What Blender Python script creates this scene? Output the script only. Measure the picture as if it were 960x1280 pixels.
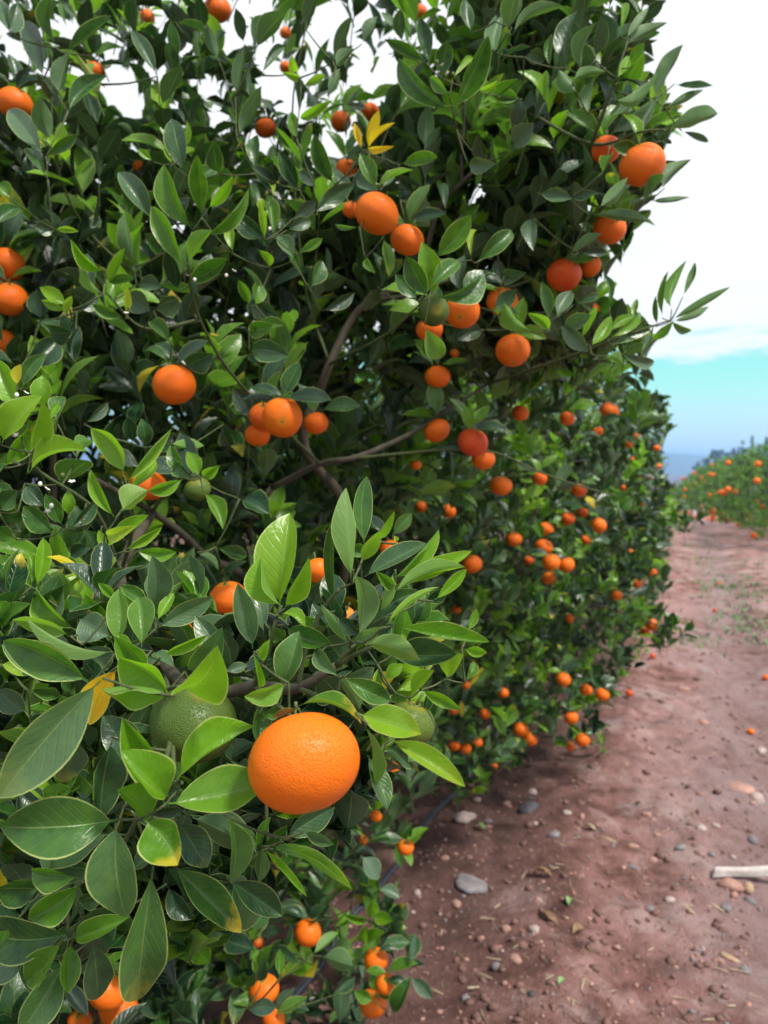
import bpy, math, random
import numpy as np
from mathutils import Vector, Matrix
for o in list(bpy.data.objects): bpy.data.objects.remove(o)
S = bpy.context.scene; COL = S.collection
rng = np.random.default_rng(11); random.seed(5)

# ------------------------------------------------------------------ camera
F = 961.0; PITCH = math.atan(55/F); CAMZ = 1.5
cam = bpy.data.cameras.new('camera'); co = bpy.data.objects.new('camera', cam); COL.objects.link(co)
co.location = (0, 0, CAMZ); co.rotation_euler = (math.pi/2-PITCH, 0, 0)
cam.sensor_fit = 'VERTICAL'; cam.sensor_height = 36; cam.lens = 36*F/1280
cam.clip_start = 0.02; cam.clip_end = 20000
cam.dof.use_dof = True; cam.dof.focus_distance = 0.60; cam.dof.aperture_fstop = 8.5
S.camera = co
S.render.resolution_x = 768; S.render.resolution_y = 1024
CR = np.array([1., 0, 0]); CF = np.array([0, math.cos(PITCH), -math.sin(PITCH)]); CU = np.array([0, math.sin(PITCH), math.cos(PITCH)])
CAM = np.array([0, 0, CAMZ])
def P(px, py, d):
    return CAM + CR*((px-480)/F*d) + CU*((640-py)/F*d) + CF*d
def proj(p):
    q = np.asarray(p)-CAM; d = q@CF; d2 = np.where(d > .02, d, .02)
    return 480+F*(q@CR)/d2, 640-F*(q@CU)/d2, d

# ------------------------------------------------------------------ world, sun, exposure
SUN_EL, SUN_AZ = math.radians(56), math.radians(128)     # azimuth clockwise from +Y: high, behind the right shoulder
w = bpy.data.worlds.new('World'); S.world = w; w.use_nodes = True
N, L = w.node_tree.nodes, w.node_tree.links; N.clear()
def nd(N, t, **k):
    n = N.new(t)
    for a, b in k.items():
        if a.startswith('i_'): n.inputs[int(a[2:]) if a[2:].isdigit() else a[2:].replace('_', ' ')].default_value = b
        else: setattr(n, a, b)
    return n
def mth(N, L, op, a, b=None, c=None, clamp=False):
    n = N.new('ShaderNodeMath'); n.operation = op; n.use_clamp = clamp
    for i, v in enumerate((a, b, c)):
        if v is None: continue
        if isinstance(v, (int, float)): n.inputs[i].default_value = v
        else: L.new(v, n.inputs[i])
    return n.outputs[0]
def mr(N, L, v, a, b, c=0., d=1., smooth=True):
    n = N.new('ShaderNodeMapRange'); n.interpolation_type = 'SMOOTHSTEP' if smooth else 'LINEAR'
    L.new(v, n.inputs[0])
    for i, x in zip((1, 2, 3, 4), (a, b, c, d)): n.inputs[i].default_value = x
    return n.outputs[0]
def mixc(N, L, f, a, b, mode='MIX'):
    n = N.new('ShaderNodeMix'); n.data_type = 'RGBA'; n.blend_type = mode; n.clamp_factor = True
    for k, v in (('Factor', f), ('A', a), ('B', b)):
        s = [q for q in n.inputs if q.name == k and (q.type == 'VALUE' if k == 'Factor' else q.type == 'RGBA')][0]
        if isinstance(v, (int, float)): s.default_value = v
        elif isinstance(v, tuple): s.default_value = (*v, 1)
        else: L.new(v, s)
    return [q for q in n.outputs if q.type == 'RGBA'][0]
sky = nd(N, 'ShaderNodeTexSky', sky_type='NISHITA', sun_disc=False, sun_elevation=SUN_EL, sun_rotation=SUN_AZ, air_density=1.0, dust_density=1.5)
tc = nd(N, 'ShaderNodeTexCoord'); sp = nd(N, 'ShaderNodeSeparateXYZ'); L.new(tc.outputs['Generated'], sp.inputs[0])
zc = mth(N, L, 'MAXIMUM', sp.outputs[2], 0.03)
cmb = nd(N, 'ShaderNodeCombineXYZ')
L.new(mth(N, L, 'DIVIDE', sp.outputs[0], zc), cmb.inputs[0]); L.new(mth(N, L, 'DIVIDE', sp.outputs[1], zc), cmb.inputs[1])
n1 = nd(N, 'ShaderNodeTexNoise', i_Scale=0.55, i_Detail=7., i_Roughness=.6); L.new(cmb.outputs[0], n1.inputs[0])
n2 = nd(N, 'ShaderNodeTexNoise', i_Scale=5.0, i_Detail=5., i_Roughness=.6)
mp = nd(N, 'ShaderNodeMapping'); mp.inputs['Scale'].default_value = (1, 1, 4); L.new(tc.outputs['Generated'], mp.inputs[0]); L.new(mp.outputs[0], n2.inputs[0])
zz = mth(N, L, 'ADD', sp.outputs[2], mth(N, L, 'MULTIPLY', mth(N, L, 'SUBTRACT', n2.outputs[0], .5), .16))
deck = mr(N, L, zz, .132, .158)                                    # the cloud deck ends about nine degrees above the horizon
thin = mr(N, L, n1.outputs[0], .57, .70, 0, .6)
cover = mth(N, L, 'MULTIPLY', deck, mth(N, L, 'SUBTRACT', 1., thin))
lowhaze = mr(N, L, sp.outputs[2], .125, .03, 0, .85)
skyc = mixc(N, L, 1.0, sky.outputs[0], (1.45, 2.75, 2.02), 'MULTIPLY')
clear = mixc(N, L, lowhaze, skyc, (8.6, 11.4, 12.6))
n3 = nd(N, 'ShaderNodeTexNoise', i_Scale=.8, i_Detail=7., i_Roughness=.6); L.new(cmb.outputs[0], n3.inputs[0])
cl = mixc(N, L, n3.outputs[0], (9.8, 10.2, 10.7), (13.6, 13.7, 13.8))
below = mr(N, L, sp.outputs[2], -.01, 0.0)
allc = mixc(N, L, cover, clear, cl)
allc = mixc(N, L, below, (5, 4.5, 4.4), allc)
bg = nd(N, 'ShaderNodeBackground'); bg.inputs[1].default_value = 0.060; L.new(allc, bg.inputs[0])
wo = nd(N, 'ShaderNodeOutputWorld'); L.new(bg.outputs[0], wo.inputs[0])
sl = bpy.data.lights.new('sun', 'SUN'); sl.energy = 3.2; sl.angle = math.radians(10); sl.color = (1, .95, .87)
so = bpy.data.objects.new('sun', sl); COL.objects.link(so)
sd = Vector((math.sin(SUN_AZ)*math.cos(SUN_EL), math.cos(SUN_AZ)*math.cos(SUN_EL), math.sin(SUN_EL)))
so.rotation_euler = sd.to_track_quat('Z', 'Y').to_euler(); so.location = (2, -3, 6)
S.view_settings.view_transform = 'Standard'; S.view_settings.look = 'None'
S.view_settings.exposure = 0.62; S.view_settings.gamma = 1
S.render.engine = 'CYCLES'
S.cycles.max_bounces = 6; S.cycles.diffuse_bounces = 3; S.cycles.glossy_bounces = 2; S.cycles.transmission_bounces = 3; S.cycles.volume_bounces = 3

# ------------------------------------------------------------------ helpers
def tag(o, label=None, cat=None, group=None, kind=None):
    if label: o['label'] = label
    if cat: o['category'] = cat
    if group: o['group'] = group
    if kind: o['kind'] = kind
    return o
def empty(name, loc):
    o = bpy.data.objects.new(name, None); COL.objects.link(o); o.location = loc; o.empty_display_size = .1
    return o
def link(name, me, m=None, parent=None, loc=(0, 0, 0)):
    if m and not me.materials: me.materials.append(m)
    o = bpy.data.objects.new(name, me); COL.objects.link(o)
    loc = Vector(loc)
    if parent: o.parent = parent; loc = loc-parent.location
    o.location = loc
    return o
def mesh_np(name, V, Fq, smooth=True, uv=None, col=None):
    """V (n,3), Fq (m,k) all faces with k corners"""
    me = bpy.data.meshes.new(name); n, m, k = len(V), len(Fq), Fq.shape[1]
    me.vertices.add(n); me.vertices.foreach_set('co', np.asarray(V, np.float32).ravel())
    me.loops.add(m*k); me.loops.foreach_set('vertex_index', Fq.astype(np.int32).ravel())
    me.polygons.add(m); me.polygons.foreach_set('loop_start', np.arange(0, m*k, k, dtype=np.int32))
    if smooth: me.polygons.foreach_set('use_smooth', np.ones(m, bool))
    if uv is not None:
        a = me.attributes.new('leafuv', 'FLOAT2', 'POINT'); a.data.foreach_set('vector', np.asarray(uv, np.float32).ravel())
    if col is not None:
        a = me.attributes.new('leaf', 'FLOAT_COLOR', 'POINT'); a.data.foreach_set('color', np.asarray(col, np.float32).ravel())
    me.update(); return me
def tube(pts, rad, seg=8):
    pts = np.asarray(pts, float); n = len(pts)
    rad = np.full(n, rad) if np.isscalar(rad) else np.asarray(rad, float)
    T = np.gradient(pts, axis=0); T /= np.linalg.norm(T, axis=1)[:, None]+1e-9
    a = np.cross(T, [.31, .17, .93]); a /= np.linalg.norm(a, axis=1)[:, None]+1e-9; b = np.cross(T, a)
    t = np.arange(seg)*2*math.pi/seg
    V = pts[:, None]+rad[:, None, None]*(np.cos(t)[None, :, None]*a[:, None]+np.sin(t)[None, :, None]*b[:, None])
    V = V.reshape(-1, 3); Q = []
    for i in range(n-1):
        for j in range(seg):
            k = (j+1) % seg; Q.append((i*seg+j, i*seg+k, (i+1)*seg+k, (i+1)*seg+j))
    c0, c1 = len(V), len(V)+1
    V = np.vstack([V, pts[:1], pts[-1:]])
    for j in range(seg):
        k = (j+1) % seg; Q.append((c0, k, j, j)); Q.append((c1, (n-1)*seg+j, (n-1)*seg+k, (n-1)*seg+k))
    return V, [q if q[2] != q[3] else q[:3] for q in Q]
def mesh_py(name, V, Fs, smooth=True):
    me = bpy.data.meshes.new(name); me.from_pydata([tuple(v) for v in V], [], [tuple(int(i) for i in f) for f in Fs])
    if smooth: me.polygons.foreach_set('use_smooth', np.ones(len(me.polygons), bool))
    me.update(); return me
def spline(pts, n=6):
    pts = np.asarray(pts, float); out = []
    Q = np.vstack([2*pts[0]-pts[1], pts, 2*pts[-1]-pts[-2]])
    for i in range(1, len(Q)-2):
        for t in np.linspace(0, 1, n, endpoint=False):
            p0, p1, p2, p3 = Q[i-1:i+3]
            out.append(.5*((2*p1)+(-p0+p2)*t+(2*p0-5*p1+4*p2-p3)*t*t+(-p0+3*p1-3*p2+p3)*t**3))
    out.append(pts[-1]); return np.array(out)
def vnoise(x, y, seed=0):
    """value noise, vectorised"""
    xi = np.floor(x).astype(np.int64); yi = np.floor(y).astype(np.int64); fx = x-xi; fy = y-yi
    fx = fx*fx*(3-2*fx); fy = fy*fy*(3-2*fy)
    def h(a, b):
        v = np.sin(a*127.1+b*311.7+seed*74.7)*43758.5453; return v-np.floor(v)
    return (h(xi, yi)*(1-fx)+h(xi+1, yi)*fx)*(1-fy)+(h(xi, yi+1)*(1-fx)+h(xi+1, yi+1)*fx)*fy
def inpoly(x, y, poly):
    inside = np.zeros(np.shape(x), bool); n = len(poly)
    for i in range(n):
        x1, y1 = poly[i]; x2, y2 = poly[(i+1) % n]
        if y1 == y2: continue
        c = ((y1 > y) != (y2 > y)) & (x < (x2-x1)*(y-y1)/(y2-y1)+x1); inside ^= c
    return inside

# ------------------------------------------------------------------ materials
def newmat(name):
    m = bpy.data.materials.new(name); m.use_nodes = True; n = m.node_tree.nodes; n.clear()
    return m, n, m.node_tree.links
def ramp(N, L, f, stops, interp='LINEAR'):
    r = N.new('ShaderNodeValToRGB'); r.color_ramp.interpolation = interp; e = r.color_ramp.elements
    while len(e) < len(stops): e.new(.5)
    for k, (p, c) in enumerate(stops): e[k].position = p; e[k].color = (*c, 1)
    L.new(f, r.inputs[0]); return r.outputs[0]
def noise(N, L, scale, det=4., rough=.55, vec=None, w=None):
    n = nd(N, 'ShaderNodeTexNoise', i_Scale=scale, i_Detail=det, i_Roughness=rough)
    if vec is not None: L.new(vec, n.inputs[0])
    return n.outputs[0]
def finish(N, L, sh, disp=None):
    o = N.new('ShaderNodeOutputMaterial'); L.new(sh, o.inputs[0])
def bump(N, L, h, s, d):
    b = nd(N, 'ShaderNodeBump'); b.inputs['Strength'].default_value = s; b.inputs['Distance'].default_value = d
    L.new(h, b.inputs['Height']); return b.outputs[0]
def leafmat():
    m, N, L = newmat('citrus_leaf')
    a = nd(N, 'ShaderNodeAttribute', attribute_name='leaf'); s = nd(N, 'ShaderNodeSeparateColor'); L.new(a.outputs['Color'], s.inputs[0])
    tone, gray, tip = s.outputs[0], s.outputs[1], s.outputs[2]
    u = nd(N, 'ShaderNodeAttribute', attribute_name='leafuv'); q = nd(N, 'ShaderNodeSeparateXYZ'); L.new(u.outputs['Vector'], q.inputs[0])
    uu, vv = q.outputs[0], mth(N, L, 'ABSOLUTE', q.outputs[1])
    pos = nd(N, 'ShaderNodeNewGeometry')
    mot = noise(N, L, 90., 3., .6, pos.outputs['Position']); fine = noise(N, L, 700., 2., .6, pos.outputs['Position'])
    t2 = mth(N, L, 'ADD', tone, mth(N, L, 'MULTIPLY', mth(N, L, 'SUBTRACT', mot, .5), .10))
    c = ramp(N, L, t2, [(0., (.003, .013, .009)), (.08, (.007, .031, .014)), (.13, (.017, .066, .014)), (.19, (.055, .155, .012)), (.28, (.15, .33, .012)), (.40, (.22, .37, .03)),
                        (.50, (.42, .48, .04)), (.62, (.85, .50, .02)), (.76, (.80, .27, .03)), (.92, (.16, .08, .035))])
    c = mixc(N, L, mth(N, L, 'MULTIPLY', gray, .8), c, (.11, .18, .105))  # greyish dust; on some leaves, sky gloss painted into the colour
    tipm = mth(N, L, 'MULTIPLY', mr(N, L, mth(N, L, 'ADD', uu, mth(N, L, 'MULTIPLY', mth(N, L, 'SUBTRACT', mot, .5), .6)), .68, .95), tip)
    c = mixc(N, L, tipm, c, (.55, .42, .035))
    # side veins
    vs = mth(N, L, 'SUBTRACT', mth(N, L, 'MULTIPLY', uu, 9.), mth(N, L, 'MULTIPLY', vv, 2.6))
    vein = mth(N, L, 'ABSOLUTE', mth(N, L, 'SUBTRACT', mth(N, L, 'FRACT', vs), .5))
    veinm = mr(N, L, vein, .16, .0, 0, 1)
    c = mixc(N, L, mth(N, L, 'MULTIPLY', veinm, .05), c, (.30, .42, .14))
    rib = mr(N, L, vv, .045, .012, 0, 1)
    c = mixc(N, L, mth(N, L, 'MULTIPLY', rib, mr(N, L, tone, .05, .2, .2, .42)), c, (.34, .45, .16))
    edge = mr(N, L, vv, .925, .975, 0, 1)
    c = mixc(N, L, mth(N, L, 'MULTIPLY', edge, mr(N, L, tone, .05, .2, .3, .75)), c, (.52, .60, .20))
    spk = mr(N, L, fine, .70, .76, 0, .28); c = mixc(N, L, spk, c, (.35, .42, .28))
    rot_ = mth(N, L, 'MULTIPLY', mr(N, L, noise(N, L, 55., 5., .7, pos.outputs['Position']), .70, .74, 0, .75), mr(N, L, tone, .5, .45)); c = mixc(N, L, rot_, c, (.13, .085, .035))
    # underside
    cb = mixc(N, L, .42, c, (.12, .21, .095)); cb = mixc(N, L, mth(N, L, 'MULTIPLY', rib, .45), cb, (.33, .42, .2))
    cb = mixc(N, L, mr(N, L, tone, .5, .6), cb, c)
    col = mixc(N, L, pos.outputs['Backfacing'], c, cb)
    rough = mth(N, L, 'ADD', mth(N, L, 'MULTIPLY', pos.outputs['Backfacing'], .22), mth(N, L, 'MULTIPLY_ADD', mot, .22, .19))
    hgt = mth(N, L, 'ADD', mth(N, L, 'MULTIPLY', veinm, -.45), mth(N, L, 'MULTIPLY', mot, 2.6))
    hgt = mth(N, L, 'ADD', hgt, mth(N, L, 'MULTIPLY', rib, -1.2))
    b = nd(N, 'ShaderNodeBsdfPrincipled'); L.new(col, b.inputs['Base Color']); L.new(rough, b.inputs['Roughness'])
    b.inputs['Specular IOR Level'].default_value = .40
    L.new(bump(N, L, hgt, .5, .0006), b.inputs['Normal'])
    tr = nd(N, 'ShaderNodeBsdfTranslucent'); L.new(mixc(N, L, 1., c, (1.7, 1.9, .9), 'MULTIPLY'), tr.inputs[0])
    mx = nd(N, 'ShaderNodeMixShader'); L.new(mr(N, L, tone, .08, .26, .07, .36), mx.inputs[0]); L.new(b.outputs[0], mx.inputs[1]); L.new(tr.outputs[0], mx.inputs[2])
    finish(N, L, mx.outputs[0]); return m
def fruitmat():
    m, N, L = newmat('citrus_peel')
    a = nd(N, 'ShaderNodeAttribute', attribute_type='OBJECT', attribute_name='ripeness')
    tc = nd(N, 'ShaderNodeTexCoord'); ob = tc.outputs['Object']
    big = noise(N, L, 28., 4., .55, ob)
    f = mth(N, L, 'ADD', a.outputs['Fac'], mth(N, L, 'MULTIPLY', mth(N, L, 'SUBTRACT', big, .5), .20))
    c = ramp(N, L, f, [(0., (.032, .076, .010)), (.2, (.10, .155, .018)), (.4, (.50, .27, .012)), (.52, (.86, .170, .003)), (.7, (.84, .150, .005)),
                       (.85, (.66, .065, .012)), (1., (.30, .022, .012))])
    s = nd(N, 'ShaderNodeSeparateXYZ'); L.new(ob, s.inputs[0])
    rr = mth(N, L, 'SQRT', mth(N, L, 'ADD', mth(N, L, 'POWER', s.outputs[0], 2.), mth(N, L, 'POWER', s.outputs[1], 2.)))
    low = mr(N, L, s.outputs[2], 0., -.001, 0, 1)
    scar = mth(N, L, 'MULTIPLY', mr(N, L, rr, .0035, .0015, 0, 1), low)
    c = mixc(N, L, mth(N, L, 'MULTIPLY', scar, .8), c, (.10, .055, .02))
    halo = mth(N, L, 'MULTIPLY', mr(N, L, rr, .012, .003, 0, .5), low); c = mixc(N, L, mth(N, L, 'MULTIPLY', halo, .5), c, (.55, .42, .03))
    crown = mth(N, L, 'MULTIPLY', mr(N, L, rr, .013, .004, 0, .55), mr(N, L, s.outputs[2], .0, .001)); c = mixc(N, L, crown, c, (.30, .26, .03))
    sc = noise(N, L, 120., 5., .7, ob); c = mixc(N, L, mr(N, L, sc, .70, .78, 0, .35), c, (.55, .30, .12))
    vor = nd(N, 'ShaderNodeTexVoronoi', i_Scale=880.); L.new(ob, vor.inputs[0])
    pore = mr(N, L, vor.outputs['Distance'], .0, .55, 0, 1)
    c = mixc(N, L, mr(N, L, vor.outputs['Distance'], .16, .0, 0, .30), c, (1., .50, .10), 'MIX')
    h = mth(N, L, 'ADD', pore, mth(N, L, 'MULTIPLY', noise(N, L, 130., 3., .5, ob), 1.0))
    b = nd(N, 'ShaderNodeBsdfPrincipled'); L.new(c, b.inputs['Base Color']); b.inputs['Roughness'].default_value = .43
    b.inputs['Specular IOR Level'].default_value = .32
    b.inputs['Subsurface Weight'].default_value = .12; b.inputs['Subsurface Radius'].default_value = (.006, .002, .0006); b.inputs['Subsurface Scale'].default_value = 1.
    L.new(bump(N, L, h, .7, .0009), b.inputs['Normal'])
    finish(N, L, b.outputs[0]); return m
def barkmat(name, c1, c2, sc=60):
    m, N, L = newmat(name); tc = nd(N, 'ShaderNodeNewGeometry')
    mp = nd(N, 'ShaderNodeMapping'); mp.inputs['Scale'].default_value = (1, 1, .35); L.new(tc.outputs['Position'], mp.inputs[0])
    n = noise(N, L, sc, 6., .65, mp.outputs[0]); c = ramp(N, L, n, [(.3, c1), (.7, c2)])
    b = nd(N, 'ShaderNodeBsdfPrincipled'); L.new(c, b.inputs['Base Color']); b.inputs['Roughness'].default_value = .8
    L.new(bump(N, L, n, .7, .003), b.inputs['Normal']); finish(N, L, b.outputs[0]); return m
def plain(name, c, rough=.7, sc=40., var=.25, bs=.3, bd=.002):
    m, N, L = newmat(name); tc = nd(N, 'ShaderNodeTexCoord'); oi = nd(N, 'ShaderNodeObjectInfo')
    n = noise(N, L, sc, 5., .6, tc.outputs['Object'])
    a = tuple(x*(1-var) for x in c); d = tuple(min(1, x*(1+var)) for x in c)
    cc = ramp(N, L, n, [(.3, a), (.7, d)])
    b = nd(N, 'ShaderNodeBsdfPrincipled'); L.new(cc, b.inputs['Base Color']); b.inputs['Roughness'].default_value = rough
    L.new(bump(N, L, n, bs, bd), b.inputs['Normal']); finish(N, L, b.outputs[0]); return m
def soilmat():
    m, N, L = newmat('red_soil'); g = nd(N, 'ShaderNodeNewGeometry'); p = g.outputs['Position']
    a = noise(N, L, .9, 5., .6, p); b_ = noise(N, L, 6., 6., .65, p); c_ = noise(N, L, 60., 5., .7, p); d_ = noise(N, L, 260., 3., .7, p)
    c = ramp(N, L, b_, [(.32, (.085, .040, .033)), (.44, (.20, .094, .079)), (.55, (.32, .162, .142)), (.70, (.48, .285, .265))])
    s = nd(N, 'ShaderNodeSeparateXYZ'); L.new(p, s.inputs[0])
    # offset from the row, metres to the right of the camera's line along the lane
    off = mth(N, L, 'ADD', mth(N, L, 'SUBTRACT', mth(N, L, 'MULTIPLY', s.outputs[0], .93), mth(N, L, 'MULTIPLY', s.outputs[1], .368)), mth(N, L, 'MULTIPLY', mth(N, L, 'SUBTRACT', a, .5), .5))
    damp = mr(N, L, off, -.2, -.7, 0, .72)                           # soil kept damp by the drip line
    c = mixc(N, L, damp, c, (.10, .055, .048))
    dust = mth(N, L, 'MULTIPLY', mr(N, L, off, -.45, .0, 0, 1), mr(N, L, a, .42, .62, 0, .6)); c = mixc(N, L, dust, c, (.46, .30, .30))
    crust = mr(N, L, noise(N, L, 2.2, 6., .7, p), .50, .64, 0, .7); c = mixc(N, L, mth(N, L, 'MULTIPLY', crust, mr(N, L, off, -.8, -.3)), c, (.48, .35, .34))
    track = mth(N, L, 'MULTIPLY', mr(N, L, mth(N, L, 'ABSOLUTE', mth(N, L, 'SUBTRACT', off, .42)), .38, .12, 0, .55), mr(N, L, b_, .3, .6))
    c = mixc(N, L, track, c, (.21, .165, .17))
    c = mixc(N, L, mr(N, L, c_, .58, .74, 0, .6), c, (.52, .34, .31)); c = mixc(N, L, mr(N, L, c_, .44, .30, 0, .75), c, (.07, .040, .035))
    c = mixc(N, L, mr(N, L, d_, .62, .72, 0, .45), c, (.48, .36, .33))
    h = mth(N, L, 'ADD', mth(N, L, 'MULTIPLY', c_, 1.), mth(N, L, 'MULTIPLY', d_, .35))
    b = nd(N, 'ShaderNodeBsdfPrincipled'); L.new(c, b.inputs['Base Color']); b.inputs['Roughness'].default_value = .9
    b.inputs['Specular IOR Level'].default_value = .2
    L.new(bump(N, L, h, 1., .02), b.inputs['Normal']); finish(N, L, b.outputs[0]); return m
LEAF, PEEL = leafmat(), fruitmat()
BARK = barkmat('citrus_bark', (.030, .026, .017), (.095, .080, .052)); TWIG = barkmat('green_twig', (.035, .055, .015), (.085, .11, .035), 150)
SOIL = soilmat(); CALYX = plain('calyx_green', (.10, .14, .03)); PETAL = plain('petal_white', (.78, .76, .70), .5)

# ------------------------------------------------------------------ ground
def gz(x, y):
    x = np.asarray(x, float); y = np.asarray(y, float)
    off = .93*x-.368*y
    z = np.where(y > 19, -.055*(y-19), 0.0); z = np.maximum(z, -22.)
    near = np.clip(1-(np.hypot(x, y)-12)/15, 0, 1)
    r = .045*(vnoise(x*1.3, y*1.3, 1)-.5)+.035*(vnoise(x*4, y*4, 2)-.5)+.024*(vnoise(x*11, y*11, 3)-.5)+.016*(vnoise(x*26, y*26, 4)-.5)+.018*np.maximum(vnoise(x*15+3, y*15, 6)-.72, 0)/.28
    bank = .05*np.exp(-((off+.35)/.18)**2)*(.4+vnoise(x*.9, y*.9, 8))-.05*np.exp(-((off-.45)/.2)**2)+.03*np.exp(-((off-.95)/.25)**2)-.04*np.exp(-((off-1.5)/.22)**2)
    return z+near*(r+bank)
def spaced(lo, hi, fine0, fine1, st, gr=1.09):
    a = list(np.arange(fine0, fine1, st)); d = st
    while a[-1] < hi: d *= gr; a.append(a[-1]+d)
    d = st
    while a[0] > lo: d *= gr; a.insert(0, a[0]-d)
    return np.array(a)
gx = spaced(-4000, 4500, -.6, 3.6, .018); gy = spaced(-60, 6000, 1.7, 6., .018, 1.05)
X, Y = np.meshgrid(gx, gy); Z = gz(X, Y); nx, ny = len(gx), len(gy)
I = np.arange(nx*ny).reshape(ny, nx)
Q = np.stack([I[:-1, :-1], I[:-1, 1:], I[1:, 1:], I[1:, :-1]], -1).reshape(-1, 4)
tag(link('ground', mesh_np('ground', np.stack([X, Y, Z], -1).reshape(-1, 3), Q), SOIL), kind='structure')
def ground_at(px, py):
    d = CF+CR*((px-480)/F)+CU*((640-py)/F)
    t = CAMZ/-d[2]
    for _ in range(8):
        p = CAM+d*t; t = (CAMZ-float(gz(p[0], p[1])))/-d[2]
    return CAM+d*t

# far hills beyond the valley
def ridge(name, y0, xs, tops, depth, base, mat):
    n = len(xs); V = []; Fs = []
    rows = [(0, 0.), (.25, .55), (.6, .9), (1., 1.), (1.6, .75), (2.4, 0.)]
    for k, (dy, hh) in enumerate(rows):
        for x, t in zip(xs, tops):
            V.append((x, y0+dy*depth, base+(t-base)*hh*(1+(.05*(random.random()-.5) if 0 < k < 5 else 0))))
    for k in range(len(rows)-1):
        for i in range(n-1): Fs.append((k*n+i, k*n+i+1, (k+1)*n+i+1, (k+1)*n+i))
    return tag(link(name, mesh_py(name, V, Fs), mat), kind='structure')
HILL = plain('hill_scrub', (.07, .10, .05), .9, .01, .3)
xs = np.linspace(-3000, 4800, 90)
ridge('hills', 2600, xs, 1.5+2600*1.25*(15+6*(vnoise(xs/500, xs*0, 3)-.5)*2+np.where(xs < 1500, 4, 0))/F, 650, -24, HILL)
xs = np.linspace(60, 1500, 60)
ridge('hillside', 420, xs, -14+np.clip((xs-175)/160, 0, 1)*16+3*vnoise(xs/30, xs*0, 9), 90, -24, HILL)

# ------------------------------------------------------------------ leaves
def wprof(u):
    s = np.sin(math.pi*np.clip((u-.07)/.93, 0, 1)**.98)**.80
    return np.where(u < .075, .035, np.maximum(s, .0))
def leaf_arrays(D, nu, nv):
    """D: dict of arrays base, axis(unit), normal(unit), len, wid(half), fold, arch, wave, col(n,4) -> V (n,k,3), faces, uv, col"""
    n = len(D['len']); us = np.concatenate([[0, .07], np.linspace(.07, 1, nu)[1:]]); vs = np.linspace(-1, 1, nv+1)
    us = us if nu > 3 else np.linspace(0, 1, nu+1)
    U, Vv = np.meshgrid(us, vs, indexing='ij'); u = U.ravel(); v = Vv.ravel(); W = wprof(u)
    if nu <= 3: W = np.where(u == 0, .05, np.where(u >= 1, .02, np.maximum(W, .55)))
    ax, no = D['axis'], D['normal']; sd_ = np.cross(no, ax)
    Ln = D['len'][:, None]; Wd = D['wid'][:, None]; fo = D['fold'][:, None]; ar = D['arch'][:, None]; wv = D['wave'][:, None]; ph = D['phase'][:, None]
    along = Ln*u[None]
    acr = Wd*(W*v)[None]*np.cos(np.abs(fo)*.7)
    up = Wd*W[None]*(np.abs(v)**1.15)[None]*np.sin(fo)
    up = up+ar*Ln*(u**.9*(1-u)*4)[None]*1.0
    up = up+wv*Wd*np.sin(u[None]*11+ph+v[None]*1.3)*(np.abs(v)**1.5)[None]*W[None]
    acr = acr+D['sway'][:, None]*Ln*(u*(1-u)*4)[None]
    up = up+D['tw'][:, None]*Wd*(W*v*u)[None]
    P_ = D['base'][:, None]+along[..., None]*ax[:, None]+acr[..., None]*sd_[:, None]+up[..., None]*no[:, None]
    a, b = len(us), nv+1; I = np.arange(a*b).reshape(a, b)
    f = np.stack([I[:-1, :-1], I[1:, :-1], I[1:, 1:], I[:-1, 1:]], -1).reshape(-1, 4)
    uv = np.stack([u, v, u*0], -1)[:, :2]
    return P_, f[:, ::-1] if False else f, uv
def leaf_mesh_joined(name, D, nu, nv):
    P_, f, uv = leaf_arrays(D, nu, nv); n, k = P_.shape[:2]
    Fa = (f[None]+(np.arange(n)*k)[:, None, None]).reshape(-1, 4)
    return mesh_np(name, P_.reshape(-1, 3), Fa, True, np.tile(uv, (n, 1)), np.repeat(D['col'], k, 0))
def sub(D, idx): return {k: v[idx] for k, v in D.items()}
def leaf_objects(D, nu, nv, parent, name='leaf'):
    P_, f, uv = leaf_arrays(D, nu, nv)
    for i in range(len(P_)):
        b = D['base'][i]
        me = mesh_np(name, P_[i]-b, f, True, uv, np.repeat(D['col'][i:i+1], len(uv), 0))
        link(name, me, LEAF, parent, b)
def unit(v): return v/(np.linalg.norm(v, axis=-1, keepdims=True)+1e-9)
def cat(ds): return {k: np.concatenate([d[k] for d in ds]) for k in ds[0]}

# silhouette of the row's foliage and the depth of its face, read off the photograph
SIL = [(-600, -600), (835, -600), (830, 0), (806, 60), (812, 95), (838, 115), (850, 150), (835, 195), (838, 232), (800, 262), (786, 290), (742, 338),
       (752, 376), (806, 400), (830, 420), (800, 452), (830, 480), (836, 540), (826, 585), (856, 632), (835, 690), (842, 735), (826, 775), (846, 792),
       (800, 825), (768, 865), (764, 930), (740, 942), (690, 922), (672, 948), (620, 966), (575, 962), (545, 985), (520, 1010), (512, 1060), (500, 1085), (492, 1120), (526, 1185),
       (538, 1290), (545, 1800), (-600, 1800)]
dx = np.array([0, 160, 320, 480, 640, 800, 960]); dy = np.array([0, 200, 400, 600, 800, 1000, 1280])
DT = np.array([[1.25, 1.30, 1.35, 1.35, 1.15, 1.15, 1.3], [1.22, 1.12, 1.2, 1.3, 1.2, 1.15, 1.3], [1.12, 1.12, 1.15, 1.35, 1.4, 1.3, 1.3],
               [.92, 1.08, 1.35, 1.6, 1.9, 2.4, 3], [.74, .88, 1.25, 1.6, 2.3, 2.8, 3.5], [.66, .78, 1.15, 1.6, 2.4, 2.8, 3.5], [.66, .95, 1.35, 1.75, 2.2, 3, 3.5]])
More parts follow.
